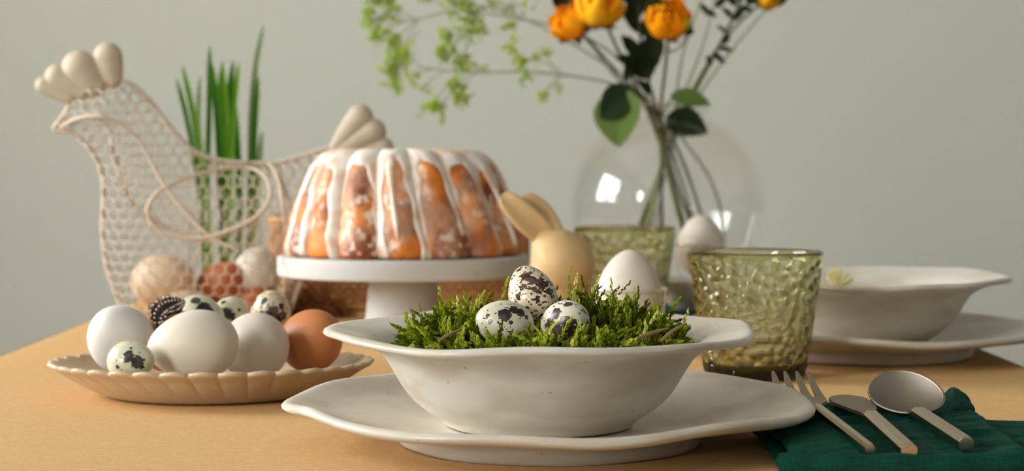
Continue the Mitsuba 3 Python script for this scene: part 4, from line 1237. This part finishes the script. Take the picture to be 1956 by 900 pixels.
# head: neck, shoulder, four tines curving up
dirh = (at(1510, 712, 1.128) - fa)
Lh = np.linalg.norm(dirh)
dh = dirh / Lh
sh = np.cross(dh, UP); sh /= np.linalg.norm(sh)
uh = np.cross(sh, dh)
tt = np.linspace(-0.06, 0.50, 18)
wid = np.interp(tt, [-0.06, 0.1, 0.25, 0.36, 0.50], [0.0022, 0.0034, 0.0075, 0.0112, 0.0118])
sag = lambda t_: -0.0050 * np.sin(np.pi * np.clip(t_, 0, 1)) 
P_ = np.stack([fa + dh * (tt * Lh)[:, None] + sh * (k * wid)[:, None] + uh * sag(tt)[:, None] for k in np.linspace(-1, 1, 7)], 1)
obj('head', sheet(P_, 0.0018, uh), 'm_steel', fk, smooth=35)
for k in (-0.83, -0.28, 0.28, 0.83):
    tt2 = np.linspace(0.47, 1.0, 14)
    w2 = np.interp(tt2, [0.47, 0.9, 1.0], [0.0021, 0.0015, 0.0006])
    P_ = np.stack([fa + dh * (tt2 * Lh)[:, None] + sh * (k * 0.0118 + j * w2)[:, None] + uh * sag(tt2)[:, None] for j in (-1, 0, 1)], 1)
    obj('tine', sheet(P_, 0.0018, uh), 'm_steel', fk, smooth=35)

kn = thing('butter_knife', 'short matte steel butter knife in the middle of the napkin', 'knife')
ka, kb = at_z(1662, 793, 0.0198), at_z(1737, 861, 0.0138)
d, s, up = handle(ka, kb, 0.0080, 0.0056, kn)
dk = at_z(1611, 757, 0.0205) - ka
Lk = np.linalg.norm(dk); dk /= Lk
sk = np.cross(dk, UP); sk /= np.linalg.norm(sk)
uk = np.cross(sk, dk)
tt = np.linspace(-0.08, 1.0, 30)
rw = np.interp(tt, [-0.08, 0.08, 0.3, 0.6, 0.82, 0.93, 1.0], [0.0035, 0.0038, 0.0075, 0.0098, 0.0092, 0.0065, 0.0012])
lw = np.interp(tt, [-0.08, 0.08, 0.3, 0.6, 0.82, 0.93, 1.0], [0.0035, 0.0038, 0.0070, 0.0105, 0.0100, 0.0072, 0.0012])
P_ = np.stack([ka + dk * (tt * Lk)[:, None] + sk * np.where(k > 0, k * rw, k * lw)[:, None] for k in np.linspace(-1, 1, 7)], 1)
obj('blade', sheet(P_, 0.0016, uk), 'm_steel', kn, smooth=35)

spn = thing('spoon', 'matte steel spoon with a broad round bowl, rightmost on the napkin', 'spoon')
sa, sb = at_z(1752, 787, 0.0200), at_z(1846, 848, 0.0142)
d, s, up = handle(sa, sb, 0.0076, 0.0060, spn)
ctr = at_z(1730, 749, 0.0258)
fwd = ctr - sa
fwd /= np.linalg.norm(fwd)
sd = np.cross(fwd, UP); sd /= np.linalg.norm(sd)
us = np.cross(sd, fwd)
us = us + 0.28 * np.array([0, -1, 0]); us /= np.linalg.norm(us)
fwd = np.cross(us, sd)
A_, B_ = 0.0205, 0.0184
rr_, aa_ = np.meshgrid(np.linspace(0, 1, 16), np.arange(72) * 2 * np.pi / 72, indexing='ij')
xx, yy = rr_ * B_ * np.cos(aa_) * (1 - 0.12 * np.sin(aa_) * rr_), rr_ * A_ * np.sin(aa_)
zz = -0.0065 * (1 - rr_ ** 2)
top = ctr + sd * xx[..., None] + fwd * yy[..., None] + us * (zz + 0.0007)[..., None]
bot = ctr + sd * xx[..., None] + fwd * yy[..., None] + us * (zz - 0.0007)[..., None]
m_ = join([grid_mesh(top, wrap_v=True), grid_mesh(bot[:, ::-1], wrap_v=True)])
rim_ = tube(top[-1] - us * 0.0007, 0.0008, 8, closed=True)
obj('bowl', join([m_, rim_]), 'm_steel', spn, smooth=50)
neck = tube(spline([ctr - fwd * A_ * 0.93 - us * 0.001, (ctr - fwd * A_ * 1.05 + sa) / 2, sa], 8), [0.0024, 0.0026, 0.0026, 0.0027, 0.0028, 0.0028, 0.0028, 0.0028], 10)
obj('neck', neck, 'm_steel', spn, smooth=True)
